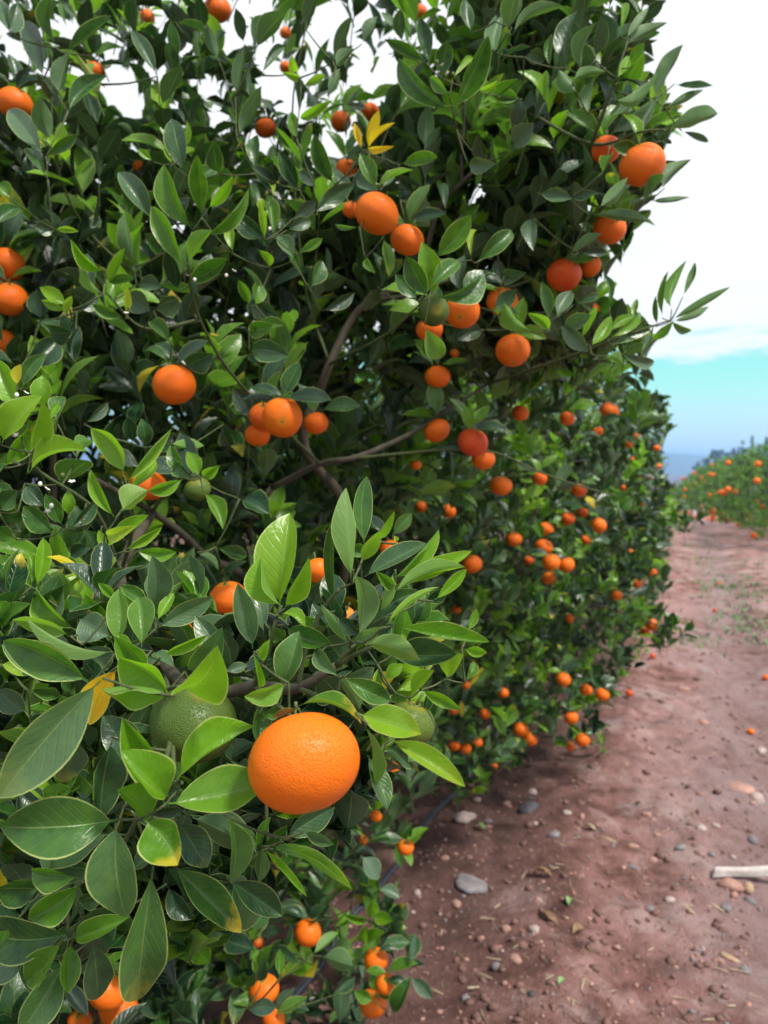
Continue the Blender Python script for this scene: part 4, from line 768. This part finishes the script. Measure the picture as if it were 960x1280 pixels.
for lb in LIMBS:
    p = [P(*q[:3]) for q in lb]; r_ = [q[3]*.62 for q in lb]
    limb('branch', T1, p, r_, TWIG if lb[0][3] < .0052 else BARK)
fk = np.array([c1[0]+.04, c1[1]+.02, .38])
limb('branch', T1, [fk, P(430, 720, 1.62), P(380, 560, 1.46), P(*LIMBS[0][0][:3])], [.014, .011, .010, .0087])
limb('branch', T1, [fk, P(330, 760, 1.6), P(310, 660, 1.5), P(*LIMBS[2][0][:3])], [.013, .009, .007, .0062])
limb('branch', T1, [fk, P(330, 800, 1.45), P(250, 690, 1.3), P(190, 640, 1.2), P(120, 600, 1.1)], [.014, .009, .007, .005, .004])
# the front branch and its side twigs
limb('branch', T1, [P(190, 640, 1.2), P(150, 720, .95), P(205, 830, .66), P(262, 865, .585), P(318, 858, .57), P(372, 860, .555), P(420, 832, .545)], [.008, .007, .006, .005, .0045, .004, .003])
TWS = [[(372, 860, .555), (385, 800, .55), (405, 760, .545), (425, 735, .54)], [(420, 832, .545), (450, 800, .535), (480, 770, .53), (497, 740, .53)], [(420, 832, .545), (450, 815, .535), (490, 800, .53)],
 [(318, 858, .57), (335, 815, .545), (345, 775, .54), (352, 757, .545)], [(205, 830, .66), (215, 900, .56), (205, 960, .505), (195, 990, .48), (185, 1020, .485)], [(215, 900, .56), (218, 985, .49), (225, 975, .485)],
 [(205, 870, .60), (210, 862, .53), (222, 858, .5)], [(372, 860, .555), (420, 880, .52), (450, 895, .50), (480, 915, .49)], [(318, 858, .57), (345, 880, .53), (366, 897, .495)], [(150, 720, .95), (120, 640, .86), (50, 590, .80), (30, 560, .78)],
 [(150, 720, .95), (165, 660, .84), (152, 600, .79)], [(150, 720, .95), (135, 710, .80), (130, 690, .78)], [(190, 640, 1.2), (220, 600, 1.0), (250, 595, .90), (262, 585, .88)], [(205, 960, .505), (150, 1060, .53), (90, 1115, .515), (85, 1170, .515)],
 [(318, 858, .57), (330, 960, .60), (335, 1060, .57)], [(205, 830, .66), (170, 830, .62), (150, 815, .585)], [(400, 580, 1.4), (300, 480, 1.2), (250, 400, 1.08), (235, 330, .99), (240, 290, 1.0)], [(250, 400, 1.08), (180, 410, 1.04), (132, 365, 1.0)],
 [(412, 455, 1.42), (480, 420, 1.1), (525, 380, .985)], [(577, 190, 1.35), (570, 160, 1.1), (566, 138, 1.0)], [(660, 140, 1.3), (740, 180, 1.15), (800, 165, 1.08), (832, 162, 1.06)], [(740, 180, 1.15), (765, 110, 1.1), (785, 50, 1.1)], [(610, 480, 1.5), (700, 450, 1.25), (780, 420, 1.14), (838, 400, 1.14)],
 [(250, 400, 1.28), (120, 300, 1.32), (70, 200, 1.25), (65, 60, 1.22)], [(412, 455, 1.42), (380, 350, 1.42), (365, 150, 1.35), (385, 20, 1.3)]]
for t in TWS:
    limb('twig', T1, [P(*q) for q in t], [.0030 if t[0][2] > .9 else .0022, .0012], TWIG, 6)

# petioles and small stems: every picked leaf and fruit joins the nearest wood by a minimum spanning tree
wood = [spline([P(*q[:3]) for q in t], 5) for t in LIMBS+TWS]; wood = np.vstack(wood)
leafb = HD['base']-HD['axis']*.002
fb = np.array([P(f[0], f[1]-f[2]*.38, f[3]+.004) for f in FR if f[3] < 1.6])
pts = np.vstack([wood, leafb, fb]); nw = len(wood); nleft = np.ones(len(pts), bool); nleft[:nw] = False
dist = np.full(len(pts), 1e9); par = np.zeros(len(pts), int); depthn = np.zeros(len(pts), int)
for i in range(nw):
    dd_ = np.linalg.norm(pts-pts[i], axis=1); m_ = dd_ < dist; dist[m_] = dd_[m_]; par[m_] = i
Vp = []; Fp = []
while nleft.any():
    k_ = np.where(nleft, dist, 1e9).argmin(); nleft[k_] = False; a_, b_ = pts[par[k_]], pts[k_]
    L_ = np.linalg.norm(b_-a_)
    if .003 < L_ < .13:
        mid_ = (a_+b_)/2+np.array([0, 0, -.10*L_])+unit((a_+b_)/2-CAM)*.08*L_
        rr_ = .0007+.0016*min(1, L_/.12)
        V_, Q_ = tube(spline([a_, (a_+b_)/2+(mid_-(a_+b_)/2)*.45, b_], 3), np.linspace(rr_, .0008, 7), 5); o_ = len(Vp); Vp += [tuple(v) for v in V_]; Fp += [tuple(i+o_ for i in q) for q in Q_]
    dd_ = np.linalg.norm(pts-pts[k_], axis=1)*1.02; m_ = (dd_ < dist) & nleft; dist[m_] = dd_[m_]; par[m_] = k_
tag(link('stems', mesh_py('stems', Vp, Fp), TWIG, T1), kind='stuff').location = -T1.location
print('LEAVES', len(D1['len']), len(D2['len']), len(D3['len']), len(HD['len']))

# ------------------------------------------------------------------ fruit
def fruit_mesh(nm, nu, nv, ob=.86, seed=0):
    r = random.Random(seed); V = []; Fs = []
    k = [(r.uniform(2, 5), r.random()*6.28, r.uniform(.004, .010)) for _ in range(4)]
    for j in range(nv+1):
        th = math.pi*j/nv
        for i in range(nu):
            ph = 2*math.pi*i/nu; rad = 1+sum(a*math.sin(f*ph+p+2*th) for f, p, a in k)+.006*math.cos(10*ph)*math.exp(-(th/.6)**2)
            s = math.sin(th)*rad; z = math.cos(th)*ob*(1-.0*s)
            z -= .10*math.exp(-(th/.22)**2)                       # stem dimple
            z += .035*math.exp(-((math.pi-th)/.2)**2)
            V.append((s*math.cos(ph), s*math.sin(ph), z))
    for j in range(nv):
        for i in range(nu):
            a, b = j*nu+i, j*nu+(i+1) % nu; Fs.append((a, a+nu, b+nu, b))
    return V, Fs
FM = {}
def fruit_shape(kind, r):
    key = (kind, round(r, 4))
    if key not in FM:
        V, Fs = fruit_mesh('m', *((96, 64) if kind == 0 else (40, 24) if kind == 1 else (14, 9)), ob=.85 if kind == 0 else (.85, .88, .91)[int(r*1e5) % 3], seed=int(r*1e5) % 7)
        me = mesh_py('mandarin', [tuple(c*r for c in v) for v in V], Fs); me.materials.append(PEEL); FM[key] = me
    return FM[key]
def calyx_mesh():
    V = [(0, 0, .0016)]; n = 10
    for i in range(n):
        rr = .0042 if i % 2 == 0 else .0022; V.append((rr*math.cos(i*math.pi/5), rr*math.sin(i*math.pi/5), .0006))
    for i in range(n):
        rr = .0042 if i % 2 == 0 else .0022; V.append((rr*math.cos(i*math.pi/5), rr*math.sin(i*math.pi/5), -.0012))
    Fs = [(0, 1+i, 1+(i+1) % n) for i in range(n)]+[(1+i, 1+n+i, 1+n+(i+1) % n, 1+(i+1) % n) for i in range(n)]
    v2, f2 = tube([(0, 0, 0), (.0005, 0, .005), (.002, 0, .011)], [.0014, .0011, .0011], 6)
    o = len(V); return mesh_py('calyx', V+[tuple(v) for v in v2], Fs+[tuple(i+o for i in f) for f in f2])
CM = calyx_mesh(); CM.materials.append(CALYX)
def add_fruit(loc, r, ripe, label, group, tilt=None, kind=1, cal=True, spin=None):
    r = round(r*2000)/2000
    o = link('mandarin', fruit_shape(kind, r), None, None, loc); o['ripeness'] = float(ripe)
    o.rotation_euler = tilt or (random.uniform(-.5, .5), random.uniform(-.5, .5), random.random()*6.28)
    tag(o, label, 'mandarin', group)
    if cal:
        c = bpy.data.objects.new('calyx', CM); COL.objects.link(c); c.parent = o; c.location = (0, 0, r*(.87-.105)); 
    return o
GR = 'mandarins hanging on the near row of trees'
TILT = {0: (-.55, -.10, .3), 1: (.25, .35, 0), 2: (.1, .3, 0), 30: (-1.25, 0, .1), 5: (-1.5, 0, 0), 6: (-.9, .4, 0)}
TILT[5] = (-1.45, -.05, .2)
for i, (x, y, wpx, d, ripe, clr, lab) in enumerate(FR):
    kind = 0 if i < 3 else (1 if wpx > 24 else 2)
    add_fruit(P(x, y, d), wpx/2*d/F, ripe, lab, GR, TILT.get(i), kind if wpx > 18 else 2, d < 3.5, None)
for x, y, wp, rp in ((792, 575, 10, .6), (821, 560, 9, .62), (800, 601, 10, .7), (822, 520, 9, .64), (814, 596, 9, .66), (809, 498, 10, .6), (796, 545, 9, .66), (823, 583, 9, .6), (786, 556, 10, .62), (812, 655, 9, .66), (797, 640, 8, .7), (780, 610, 9, .66), (806, 630, 8, .62), (776, 660, 9, .74), (788, 690, 9, .68), (765, 700, 9, .74)):
    d = 4.6 if x > 790 else 4.0
    add_fruit(P(x, y, d-.45), .5*wp*(d-.45)/F, rp, 'one of the small blurred mandarins dotted over the farther side of the near row', 'small mandarins on the farther side of the near row', kind=2)
# windfalls on the lane
for x, y, rp, lab in ((938, 918, .66, 'fallen orange mandarin on the soil near the right edge'), (816, 823, .84, 'fallen reddish mandarin on the soil below the overhanging shoots'),
                  (899, 731, .80, 'fallen mandarin far along the lane among the weeds'), (957, 850, .72, 'fallen mandarin at the right edge, farther than the nearest one'), (893, 765, .86, 'small red fallen mandarin in the far wheel track'), (786, 870, .85, 'small fallen mandarin beside the lowest skirt leaves')):
    g = ground_at(x, y); add_fruit(g+np.array([0, 0, .018]), .023 if y != 918 else .021, rp, lab, 'fallen mandarins on the lane', (random.uniform(0, 3), random.uniform(0, 3), 0), 2, True)

# ------------------------------------------------------------------ blossoms and buds
def blossom(loc, s):
    V = []; Fs = []
    for k in range(5):
        a = k*2*math.pi/5; ca, sa = math.cos(a), math.sin(a); o = len(V)
        for u, w_, h in ((0, .15, 0), (.5, .38, .35), (1, .12, .45)):
            V += [(s*(u*ca-w_*sa), s*(u*sa+w_*ca), s*h), (s*(u*ca+w_*sa), s*(u*sa-w_*ca), s*h)]
        Fs += [(o, o+1, o+3, o+2), (o+2, o+3, o+5, o+4)]
    b = link('blossom', mesh_py('blossom', V, Fs), PETAL, T1, loc); b.rotation_euler = (random.uniform(-.8, .8), random.uniform(-.8, .8), 0)
def bud(loc, s):
    V, Fs = fruit_mesh('b', 8, 5, 1.2); link('bud', mesh_py('bud', [(a*s, b*s, c*s) for a, b, c in V], Fs), PETAL if random.random() < .6 else CALYX, T1, loc)
for x, y, d in ((24, 582, .74), (58, 612, .77), (90, 603, .77), (32, 492, .76), (158, 392, .97), (60, 640, .76), (234, 345, .96), (292, 339, 1.0), (560, 92, .98), (553, 82, .98), (20, 545, .77), (345, 293, 1.0)):
    blossom(P(x, y, d), .0038)
    for _ in range(1): bud(P(x+random.uniform(-12, 12), y+random.uniform(-10, 10), d+.004), .0022)

# ------------------------------------------------------------------ more of the near row, beyond the third tree
ordn = ['fourth', 'fifth', 'sixth', 'seventh', 'eighth']
for k in range(5):
    s = 7.7+k*2.2; c = trunk_at(s, -1.12)
    T = empty('citrus_tree', (c[0], c[1], float(gz(*c))))
    tag(T, 'a farther mandarin tree of the near row, hidden but for its outline beside the lane', 'citrus tree', 'mandarin trees in the near row')
    D, TW = shoots(c, 1.2, 1.15, 1.1, 480, .08, 20+k, usetable=True, thick=.35, wr=.3)
    tag(link('foliage', leaf_mesh_joined('foliage', D, 2, 2), LEAF, T), kind='stuff').location = -T.location
    skeleton(T, c[0], c[1], 2, 1.1, 30+k, 4, 5)

# ------------------------------------------------------------------ the far row across the lane
FRL = ['nearest tree of the far row, at the right edge', 'second tree of the far row from the right edge', 'third tree of the far row, under the tall conifer', 'fourth tree of the far row, with mandarins in a vertical string',
       'fifth tree of the far row, halfway along the visible part', 'sixth tree of the far row, its foot thick with fruit', 'seventh tree of the far row, where the lane meets the row', 'eighth tree of the far row, near the overhanging shoots', 'last tree of the far row in view, beside the blue hills']
spots = [(7.1, 12.3), (8.1, 14.8), (8.95, 17.3), (9.75, 19.8), (10.65, 22.8), (11.6, 26.), (12.6, 29.5), (13.8, 33.5), (15.2, 38.), (16.8, 43.5), (18.6, 50.)]
for k, (cx, cy) in enumerate(spots[1:]):
    z0 = float(gz(cx, cy)); T = empty('citrus_tree', (cx, cy, z0))
    tag(T, ['partly visible tree of the far row, cut by the right edge']+FRL and ((['mandarin tree at the right edge, nearest of the far row']+FRL[1:])+['very last far row tree, almost merged with the blue hills'])[k], 'citrus tree', 'mandarin trees in the far row')
    D, TW = shoots((cx, cy), 1.55, z0+.98, 1.03, 750 if k < 6 else 380, .10, 50+k, usetable=False, thick=.3, flush=.14, wr=.28)
    D = sub(D, (D['base'][:, 2] > z0+.05)); D['col'][:, 0] = np.clip(D['col'][:, 0]*1.1+.06, 0, .26); D['col'][:, 1] = .3+.4*D['col'][:, 1]  # far leaves lightened: haze put into their colour
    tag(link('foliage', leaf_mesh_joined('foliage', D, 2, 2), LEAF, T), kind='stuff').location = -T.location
    skeleton(T, cx, cy, 2, 1.2, 70+k, 4, 5)
    for q in range(22 if k < 6 else 9):
        a = random.uniform(math.pi, 1.75*math.pi); z = random.choice([random.uniform(.15, .5), random.uniform(.3, 1.8)])
        rr = 1.60*math.sqrt(max(.1, 1-((z-.98)/1.1)**2))
        add_fruit((cx+rr*math.cos(a), cy+rr*math.sin(a), z0+z), .062, random.uniform(.58, .76), 'small orange mandarin among many on the far row of trees', 'mandarins on the far row', kind=2, cal=False)

# conifers and tall trees on the hillside behind, blue with distance
NEED = plain('dark_needles', (.03, .06, .035), .8, .3, .3)
def conifer(px_, top, d, wd, kind, lab):
    pb = P(px_, 600, d); z0 = -22.5; zt = P(px_, top, d)[2]; h = zt-z0; cx, cy = pb[0], pb[1]
    T = empty('pine_tree' if kind else 'cypress_tree', (cx, cy, z0)); tag(T, lab, 'tree', 'tall trees behind the far row')
    limb('trunk', T, [(cx, cy, z0), (cx, cy, z0+h*.5), (cx, cy, z0+h*.97)], [wd*.12, wd*.08, wd*.02], seg=6)
    V = []; r = random.Random(px_)
    n = 700
    for i in range(n):
        t = r.random()**.8; z = z0+h*(.12+.88*t)
        R_ = wd*(1-t)**.7*(.6+.4*math.sin(i*.7+t*30)) if not kind else wd*(.35+.9*math.sin(min(1, t*1.05)*2.7)**2)*(.6+.5*math.sin(t*19+px_))
        a = r.random()*6.28; q = R_*r.random()**.4; p = Vector((cx+q*math.cos(a), cy+q*math.sin(a), z)); s = wd*.22
        V += [p+Vector([r.uniform(-s, s) for _ in range(3)]) for _ in range(3)]
    link('crown', mesh_py('crown', V, [(3*i, 3*i+1, 3*i+2) for i in range(n)]), NEED, T).location = -T.location
for x, t, d, wd, kd, lab in ((872, 582, 330, 3.2, 1, 'leftmost low hazy tree behind the far row'), (882, 578, 330, 3, 1, 'second low hazy tree from the left behind the far row'), (895, 567, 300, 4, 1, 'rounded hazy blue tree, tallest of the left clump'), (906, 570, 310, 3.4, 1, 'hazy blue tree right of the rounded one'),
                       (916, 565, 300, 3.2, 1, 'hazy blue tree in the middle of the clump'), (926, 563, 300, 3., 1, 'hazy blue tree left of the tall pointed conifer'), (939, 546, 260, 2.3, 0, 'tall pointed conifer standing above the far row'), (957, 547, 250, 2.6, 0, 'tall conifer at the right edge behind the far row'),
                       (949, 560, 300, 3.4, 1, 'broad hazy tree between the two tall conifers')):
    conifer(x, t-(4 if kd else 0), d*2, wd*2, kd, lab)

# ------------------------------------------------------------------ drip hose
HOSE = plain('black_pipe', (.035, .038, .052), .32, 20, .2, .15)
pts = []
for s in np.arange(1.2, 14, .2):
    x, y = trunk_at(s, -.985+.02*math.sin(s*2.1)); pts.append((x, y, float(gz(x, y))+.012))
V, Q = tube(spline(pts, 3), .0115, 10)
hose = tag(link('irrigation_hose', mesh_py('irrigation_hose', V, Q), HOSE), 'black drip irrigation hose running along the foot of the trees', 'hose')
for s in (2.35, 3.1, 3.85):
    x, y = trunk_at(s, -.985+.02*math.sin(s*2.1)); z = float(gz(x, y))+.012
    V, Q = tube([(-.012*ROW[0], -.012*ROW[1], 0), (.012*ROW[0], .012*ROW[1], 0)], .0125, 10)
    link('dripper', mesh_py('dripper', V, Q, False), HOSE, hose, (x, y, z))

# ------------------------------------------------------------------ stones, stick, litter
def rock(seed, sub_=2, fl=.6):
    import bmesh
    bm = bmesh.new(); bmesh.ops.create_icosphere(bm, subdivisions=sub_, radius=1); r = random.Random(seed)
    ph = [r.uniform(0, 6) for _ in range(6)]; st = (r.uniform(.8, 1.3), r.uniform(.7, 1.), fl)
    for v in bm.verts:
        c = v.co; k = 1+.16*math.sin(2.3*c.x+ph[0])+.13*math.sin(3.1*c.y+ph[1])+.11*math.sin(3.7*c.z+ph[2])+.06*math.sin(7*c.x+5*c.y+ph[3])
        v.co = Vector((c.x*k*st[0], c.y*k*st[1], c.z*k*st[2]))
    me = bpy.data.meshes.new('stone'); bm.to_mesh(me); bm.free()
    me.polygons.foreach_set('use_smooth', np.ones(len(me.polygons), bool)); return me
SC = dict(dark=plain('stone_dark', (.055, .05, .062), .7, 30, .3, .4), pink=plain('stone_pink', (.36, .20, .16), .85, 30, .3, .5), pale=plain('stone_pale', (.38, .29, .27), .85, 30, .25, .5),
          brown=plain('stone_brown', (.14, .075, .06), .85, 30, .3, .5), grey=plain('stone_grey', (.19, .17, .18), .85, 30, .35, .5), tan=plain('stone_tan', (.40, .27, .17), .85, 30, .3, .5))
def stone(x, y, wpx, col, lab, seed, fl=.6, grp='loose stones on the reddish soil', rot=None):
    g = ground_at(x, y); d = proj(g)[2]; r = wpx/2*d/F
    me = rock(seed, 3 if wpx > 18 else 2, fl); me.transform(Matrix.Scale(r, 4)); me.materials.append(SC[col])
    o = link('stone', me, None, None, g+np.array([0, 0, r*fl*.12])); o.rotation_euler = (0, 0, rot if rot is not None else random.random()*6.28)
    tag(o, lab, 'stone', grp)
SL = [(661, 1012, 27, 'dark', 'dark rounded stone lying on the soil right of the hose', .8), (481, 1078, 30, 'brown', 'round reddish brown stone between leaves and the hose', .9),
 (585, 1106, 40, 'grey', 'largest mottled grey stone half sunk in the damp soil', .35), (582, 1022, 26, 'pale', 'crumbly pale stone up beside the bend of the hose', .5), (571, 1130, 12, 'pink', 'small pinkish stone beneath the mottled grey one', .7),
 (521, 1118, 13, 'pale', 'whitish round pebble nearest the hose on the damp soil', .8), (925, 985, 32, 'pink', 'flat red stone slab in the lane near the right edge', .3), (944, 999, 24, 'pale', 'pale pink elongated stone below the flat red slab', .5),
 (914, 1108, 24, 'pink', 'reddish stone touching the underside of the whitish stake', .7), (935, 1110, 18, 'tan', 'tan egg shaped stone under the whitish stake', .7), (938, 1127, 13, 'grey', 'bluish grey stone below the tan one', .7),
 (667, 1163, 16, 'pale', 'pale upright stone low in the middle of the soil', .7), (644, 1200, 17, 'pink', 'long pink stone near the bottom, left of centre soil', .5), (620, 1208, 15, 'grey', 'greyish stone beside the long pink one', .5), (582, 1248, 12, 'grey', 'bluish pebble close to the bottom edge', .7),
 (692, 1044, 14, 'grey', 'grey stone down right of the dark rounded one', .5), (665, 990, 12, 'pale', 'pale pebble just above the dark rounded stone', .6), (632, 1161, 14, 'pink', 'small pink stone above the long pink one', .6), (556, 1073, 11, 'pink', 'pink pebble above the mottled grey stone', .6),
 (816, 1075, 14, 'pink', 'pinkish stone alone in the middle of the lane', .5), (836, 1125, 12, 'pale', 'pale stone left of the whitish stake', .6), (875, 1035, 14, 'pale', 'pale stone between the flat slab and the stake', .5), (850, 1060, 13, 'grey', 'greyish stone above and left of the whitish stake', .5),
 (880, 905, 18, 'pink', 'orange pink stone up the lane, left of the fallen mandarin', .5), (855, 862, 16, 'pink', 'reddish stone farther up the lane', .5), (952, 940, 16, 'pale', 'pale stone at the right edge below the fallen mandarin', .5), (912, 1197, 18, 'tan', 'tan stone near the bottom right', .3), (597, 1000, 12, 'pale', 'little pale stone under the overhanging skirt', .5),
 (940, 1050, 16, 'grey', 'grey stone at the right edge above the stake', .5), (664, 1243, 12, 'dark', 'small dark stone near the bottom edge', .6), (893, 1032, 12, 'pale', 'small pale stone right of its pale neighbour over the stake', .5)]
for i, (x, y, wp, c, lab, fl) in enumerate(SL): stone(x, y, wp, c, lab, i, fl)
r_ = random.Random(3)
for i in range(55):
    while True:
        x, y = r_.uniform(560, 955), r_.uniform(800, 1270)
        if x > 545+max(0, (1000-y))*.9: break
    stone(x, y, r_.uniform(8, 13)*(1 if y > 950 else .7), r_.choice(['pink', 'brown', 'pink', 'grey', 'brown', 'pale']), 'small stone like many others strewn over the reddish lane', 100+i % 9, r_.uniform(.4, .7), 'small stones strewn over the lane')
# gravel: thousands of grains, one mesh
import bmesh
bm = bmesh.new(); bmesh.ops.create_icosphere(bm, subdivisions=1, radius=1); base = np.array([v.co[:] for v in bm.verts]); bf = np.array([[v.index for v in f.verts] for f in bm.faces]); bm.free()
r = np.random.default_rng(4)
def grains(name, n, lo, hi, mat, pw=3., x0=-.2, x1=5, y0=1.7, y1=9):
    y = y0+(y1-y0)*r.random(n)**1.6; x = r.uniform(-.4, 1., n)*.0+(.02*y-.35)+(.62*y)*r.random(n)
    sz = lo+(hi-lo)*r.random(n)**pw*(.7+.3*r.random(n)); z = gz(x, y)+sz*.15
    k = len(base); sc = r.uniform(.55, 1.25, (n, 1, 3))*np.array([1, 1, .7]); ang = r.random(n)*6.28
    V = base[None]*(1+r.normal(0, .13, (n, k, 1)))*sc*sz[:, None, None]
    c, s = np.cos(ang)[:, None], np.sin(ang)[:, None]; V = np.stack([V[..., 0]*c-V[..., 1]*s, V[..., 0]*s+V[..., 1]*c, V[..., 2]], -1)
    V = V+np.stack([x, y, z], -1)[:, None]; Fa = (bf[None]+(np.arange(n)*k)[:, None, None]).reshape(-1, 3)
    tag(link(name, mesh_np(name, V.reshape(-1, 3), Fa, False), mat), 'fine '+name.replace('_', ' ')+' scattered over the reddish lane soil', 'gravel', None, 'stuff')
grains('pink_gravel', 2200, .0022, .012, SC['pink']); grains('pale_gravel', 400, .002, .010, SC['pale']); grains('brown_soil_crumbs', 4200, .003, .022, plain('soil_crumb', (.165, .086, .072), .9), 4.5)
grains('grey_gravel', 900, .0025, .012, SC['grey'])
# whitish stake
STK = barkmat('weathered_wood', (.38, .33, .31), (.60, .55, .53), 40)
a = ground_at(889, 1096); b = ground_at(1075, 1094); a[2] += .016; b[2] += .014
bm = bmesh.new(); bmesh.ops.create_cube(bm, size=1); ln = float(np.linalg.norm(b-a))
for v in bm.verts: v.co = Vector((v.co.x*ln+ln/2, v.co.y*.03, v.co.z*.026))
bmesh.ops.subdivide_edges(bm, edges=[e for e in bm.edges if abs(e.verts[0].co.x-e.verts[1].co.x) > .1], cuts=14)
for v in bm.verts:
    v.co.y += .002*math.sin(v.co.x*31+v.co.z*90); v.co.z += .0015*math.sin(v.co.x*23+1)
    if v.co.x < .001: v.co.x += (.012 if v.co.z > 0 else 0)+v.co.y*.3
bmesh.ops.bevel(bm, geom=list(bm.edges), offset=.003, segments=2, affect='EDGES')
me = bpy.data.meshes.new('wooden_stake'); bm.to_mesh(me); bm.free()
o = link('wooden_stake', me, STK, None, a); o.rotation_euler = (0, 0, math.atan2(b[1]-a[1], b[0]-a[0])); tag(o, 'whitish weathered wooden stake lying on the soil at the right edge', 'stake')
# dead leaves and bits of straw
DRY = plain('dry_leaf', (.22, .13, .07), .8, 60, .4); STRAW = plain('straw', (.42, .33, .22), .8); GRN = plain('fallen_green', (.16, .26, .10), .6)
def ground_leaf(x, y, lpx, ang, m, lab, grp):
    g = ground_at(x, y); d = proj(g)[2]; ln = lpx*d/F
    D = dict(base=np.array([[0, 0, .006]]), axis=np.array([[math.cos(ang), math.sin(ang), .05]]), normal=np.array([[0, 0, 1.]]), len=np.array([ln]), wid=np.array([ln*.26]), fold=np.array([.7]), arch=np.array([.12]), wave=np.array([.2]), phase=np.array([1.]), sway=np.array([.05]), tw=np.array([.4]), col=np.zeros((1, 4)))
    P_, f, uv = leaf_arrays(D, 6, 4); o = link('fallen_leaf', mesh_np('fallen_leaf', P_[0], f, True), m, None, g); tag(o, lab, 'leaf', grp)
for x, y, l, a_, m, lab in ((608, 1040, 20, 2.2, GRN, 'pale green fallen leaf sliver on the damp soil'), (747, 1041, 20, 2.4, STRAW, 'pale dry leaf on the middle of the lane'), (700, 1160, 34, 2.3, DRY, 'large dark curled dead leaf low on the soil'),
                       (715, 1172, 24, .6, DRY, 'smaller dark dead leaf overlapping the large curled one'), (692, 1098, 26, 2.6, DRY, 'dark dead leaf below the dark rounded stone'), (711, 1135, 18, 1.2, GRN, 'greenish leaf scrap between the dead leaves'), (548, 1010, 14, .4, DRY, 'brown dead leaf beside the hose'), (698, 1235, 16, .8, GRN, 'small green leaf scrap near the bottom')):
    ground_leaf(x, y, l, a_, m, lab, 'fallen leaves on the soil')
V = []; Fs = []
for i in range(200):
    x, y = random.uniform(500, 955), random.uniform(780, 1279)
    if x < 540+max(0, 1000-y)*.9: continue
    g = ground_at(x, y); a_ = random.gauss(2.2, .7); l = random.uniform(.012, .05); o = len(V); wv = random.uniform(.0008, .0022); dx_, dy_ = math.cos(a_), math.sin(a_)
    for s_ in (0, 1):
        for t in ((-1, 0), (1, 0), (0, 1)):
            V.append((g[0]+dx_*l*s_-dy_*wv*t[0], g[1]+dy_*l*s_+dx_*wv*t[0], g[2]+.003+wv*1.5*t[1]+random.uniform(0, .006)*s_))
    Fs += [(o, o+1, o+4, o+3), (o+1, o+2, o+5, o+4), (o+2, o, o+3, o+5)]
tag(link('straw_litter', mesh_py('straw_litter', V, Fs, False), STRAW), 'bits of straw and twig littering the lane soil', 'litter', None, 'stuff')
for x, y, l, a_, lab in ((905, 1142, 44, 2.1, 'pale dry twig lying slantwise below the stake'), (868, 1145, 30, 2.0, 'thin pale twig left of the one below the stake'), (770, 1055, 26, 2.4, 'short thin straw in the middle of the lane')):
    g = ground_at(x, y); d = proj(g)[2]; ln = l*d/F; V, Q = tube([(0, 0, 0), (ln*.5*math.cos(a_), ln*.5*math.sin(a_), .005), (ln*math.cos(a_+.1), ln*math.sin(a_+.1), .002)], [.004, .0045, .003], 7)
    tag(link('twig', mesh_py('twig', V, Q), STRAW, None, g+np.array([0, 0, .006])), lab, 'twig', 'dry twigs on the lane')
# weeds in patches between the wheel tracks
WEED = plain('weed_green', (.10, .20, .07), .7, 8., .5)
V = []; Fs = []; r_ = random.Random(9)
for cx, cy, sx, sy, n in ((868, 685, 16, 6, 110), (885, 700, 34, 9, 300), (905, 727, 28, 8, 260), (935, 742, 26, 10, 260), (950, 708, 20, 8, 120), (925, 775, 26, 8, 160), (880, 668, 16, 4, 80), (865, 800, 16, 6, 60), (950, 790, 20, 10, 100), (900, 752, 40, 25, 160)):
    for i in range(n//3):
        g = ground_at(cx+r_.gauss(0, sx), max(655, cy+r_.gauss(0, sy))); d = proj(g)[2]
        for b_ in range(3):
            a_ = r_.random()*6.28; h = r_.uniform(.01, .04); wv = r_.uniform(.004, .010); o = len(V); q = r_.uniform(.02, .08); gx_, gy_ = g[0]+r_.gauss(0, .03), g[1]+r_.gauss(0, .03); z = float(gz(gx_, gy_))
            V += [(gx_-wv*math.sin(a_), gy_+wv*math.cos(a_), z), (gx_+wv*math.sin(a_), gy_-wv*math.cos(a_), z), (gx_+q*.5*math.cos(a_)+wv*math.sin(a_), gy_+q*.5*math.sin(a_)-wv*math.cos(a_), z+h*.8), (gx_+q*.5*math.cos(a_)-wv*math.sin(a_), gy_+q*.5*math.sin(a_)+wv*math.cos(a_), z+h*.8), (gx_+q*math.cos(a_), gy_+q*math.sin(a_), z+h)]
            Fs += [(o, o+1, o+2, o+3), (o+3, o+2, o+4)]
tag(link('weeds', mesh_py('weeds', V, Fs, False), WEED), 'thin green weeds growing in patches along the lane', 'weeds', None, 'stuff')

# ------------------------------------------------------------------ haze
def haze(density):
    bm = bmesh.new(); bmesh.ops.create_cube(bm, size=1)
    x0, x1, y0, y1, z0, z1 = -4200, 6500, -400, 6900, -26, 75
    for v in bm.verts: v.co = Vector(((x0+x1)/2+v.co.x*(x1-x0), (y0+y1)/2+v.co.y*(y1-y0), (z0+z1)/2+v.co.z*(z1-z0)))
    me = bpy.data.meshes.new('haze'); bm.to_mesh(me); bm.free()
    m, N, L = newmat('haze_air'); v = nd(N, 'ShaderNodeVolumePrincipled'); v.inputs['Density'].default_value = density; v.inputs['Color'].default_value = (.34, .60, 1., 1); v.inputs['Anisotropy'].default_value = .2
    o = N.new('ShaderNodeOutputMaterial'); L.new(v.outputs[0], o.inputs['Volume'])
    tag(link('haze', me, m), kind='stuff')
haze(.00045)
print('TRIS', sum(sum(len(p.vertices)-2 for p in o.data.polygons) if False else len(o.data.loops)-2*len(o.data.polygons) for o in bpy.data.objects if o.type == 'MESH'), 'OBJ', len(bpy.data.objects))
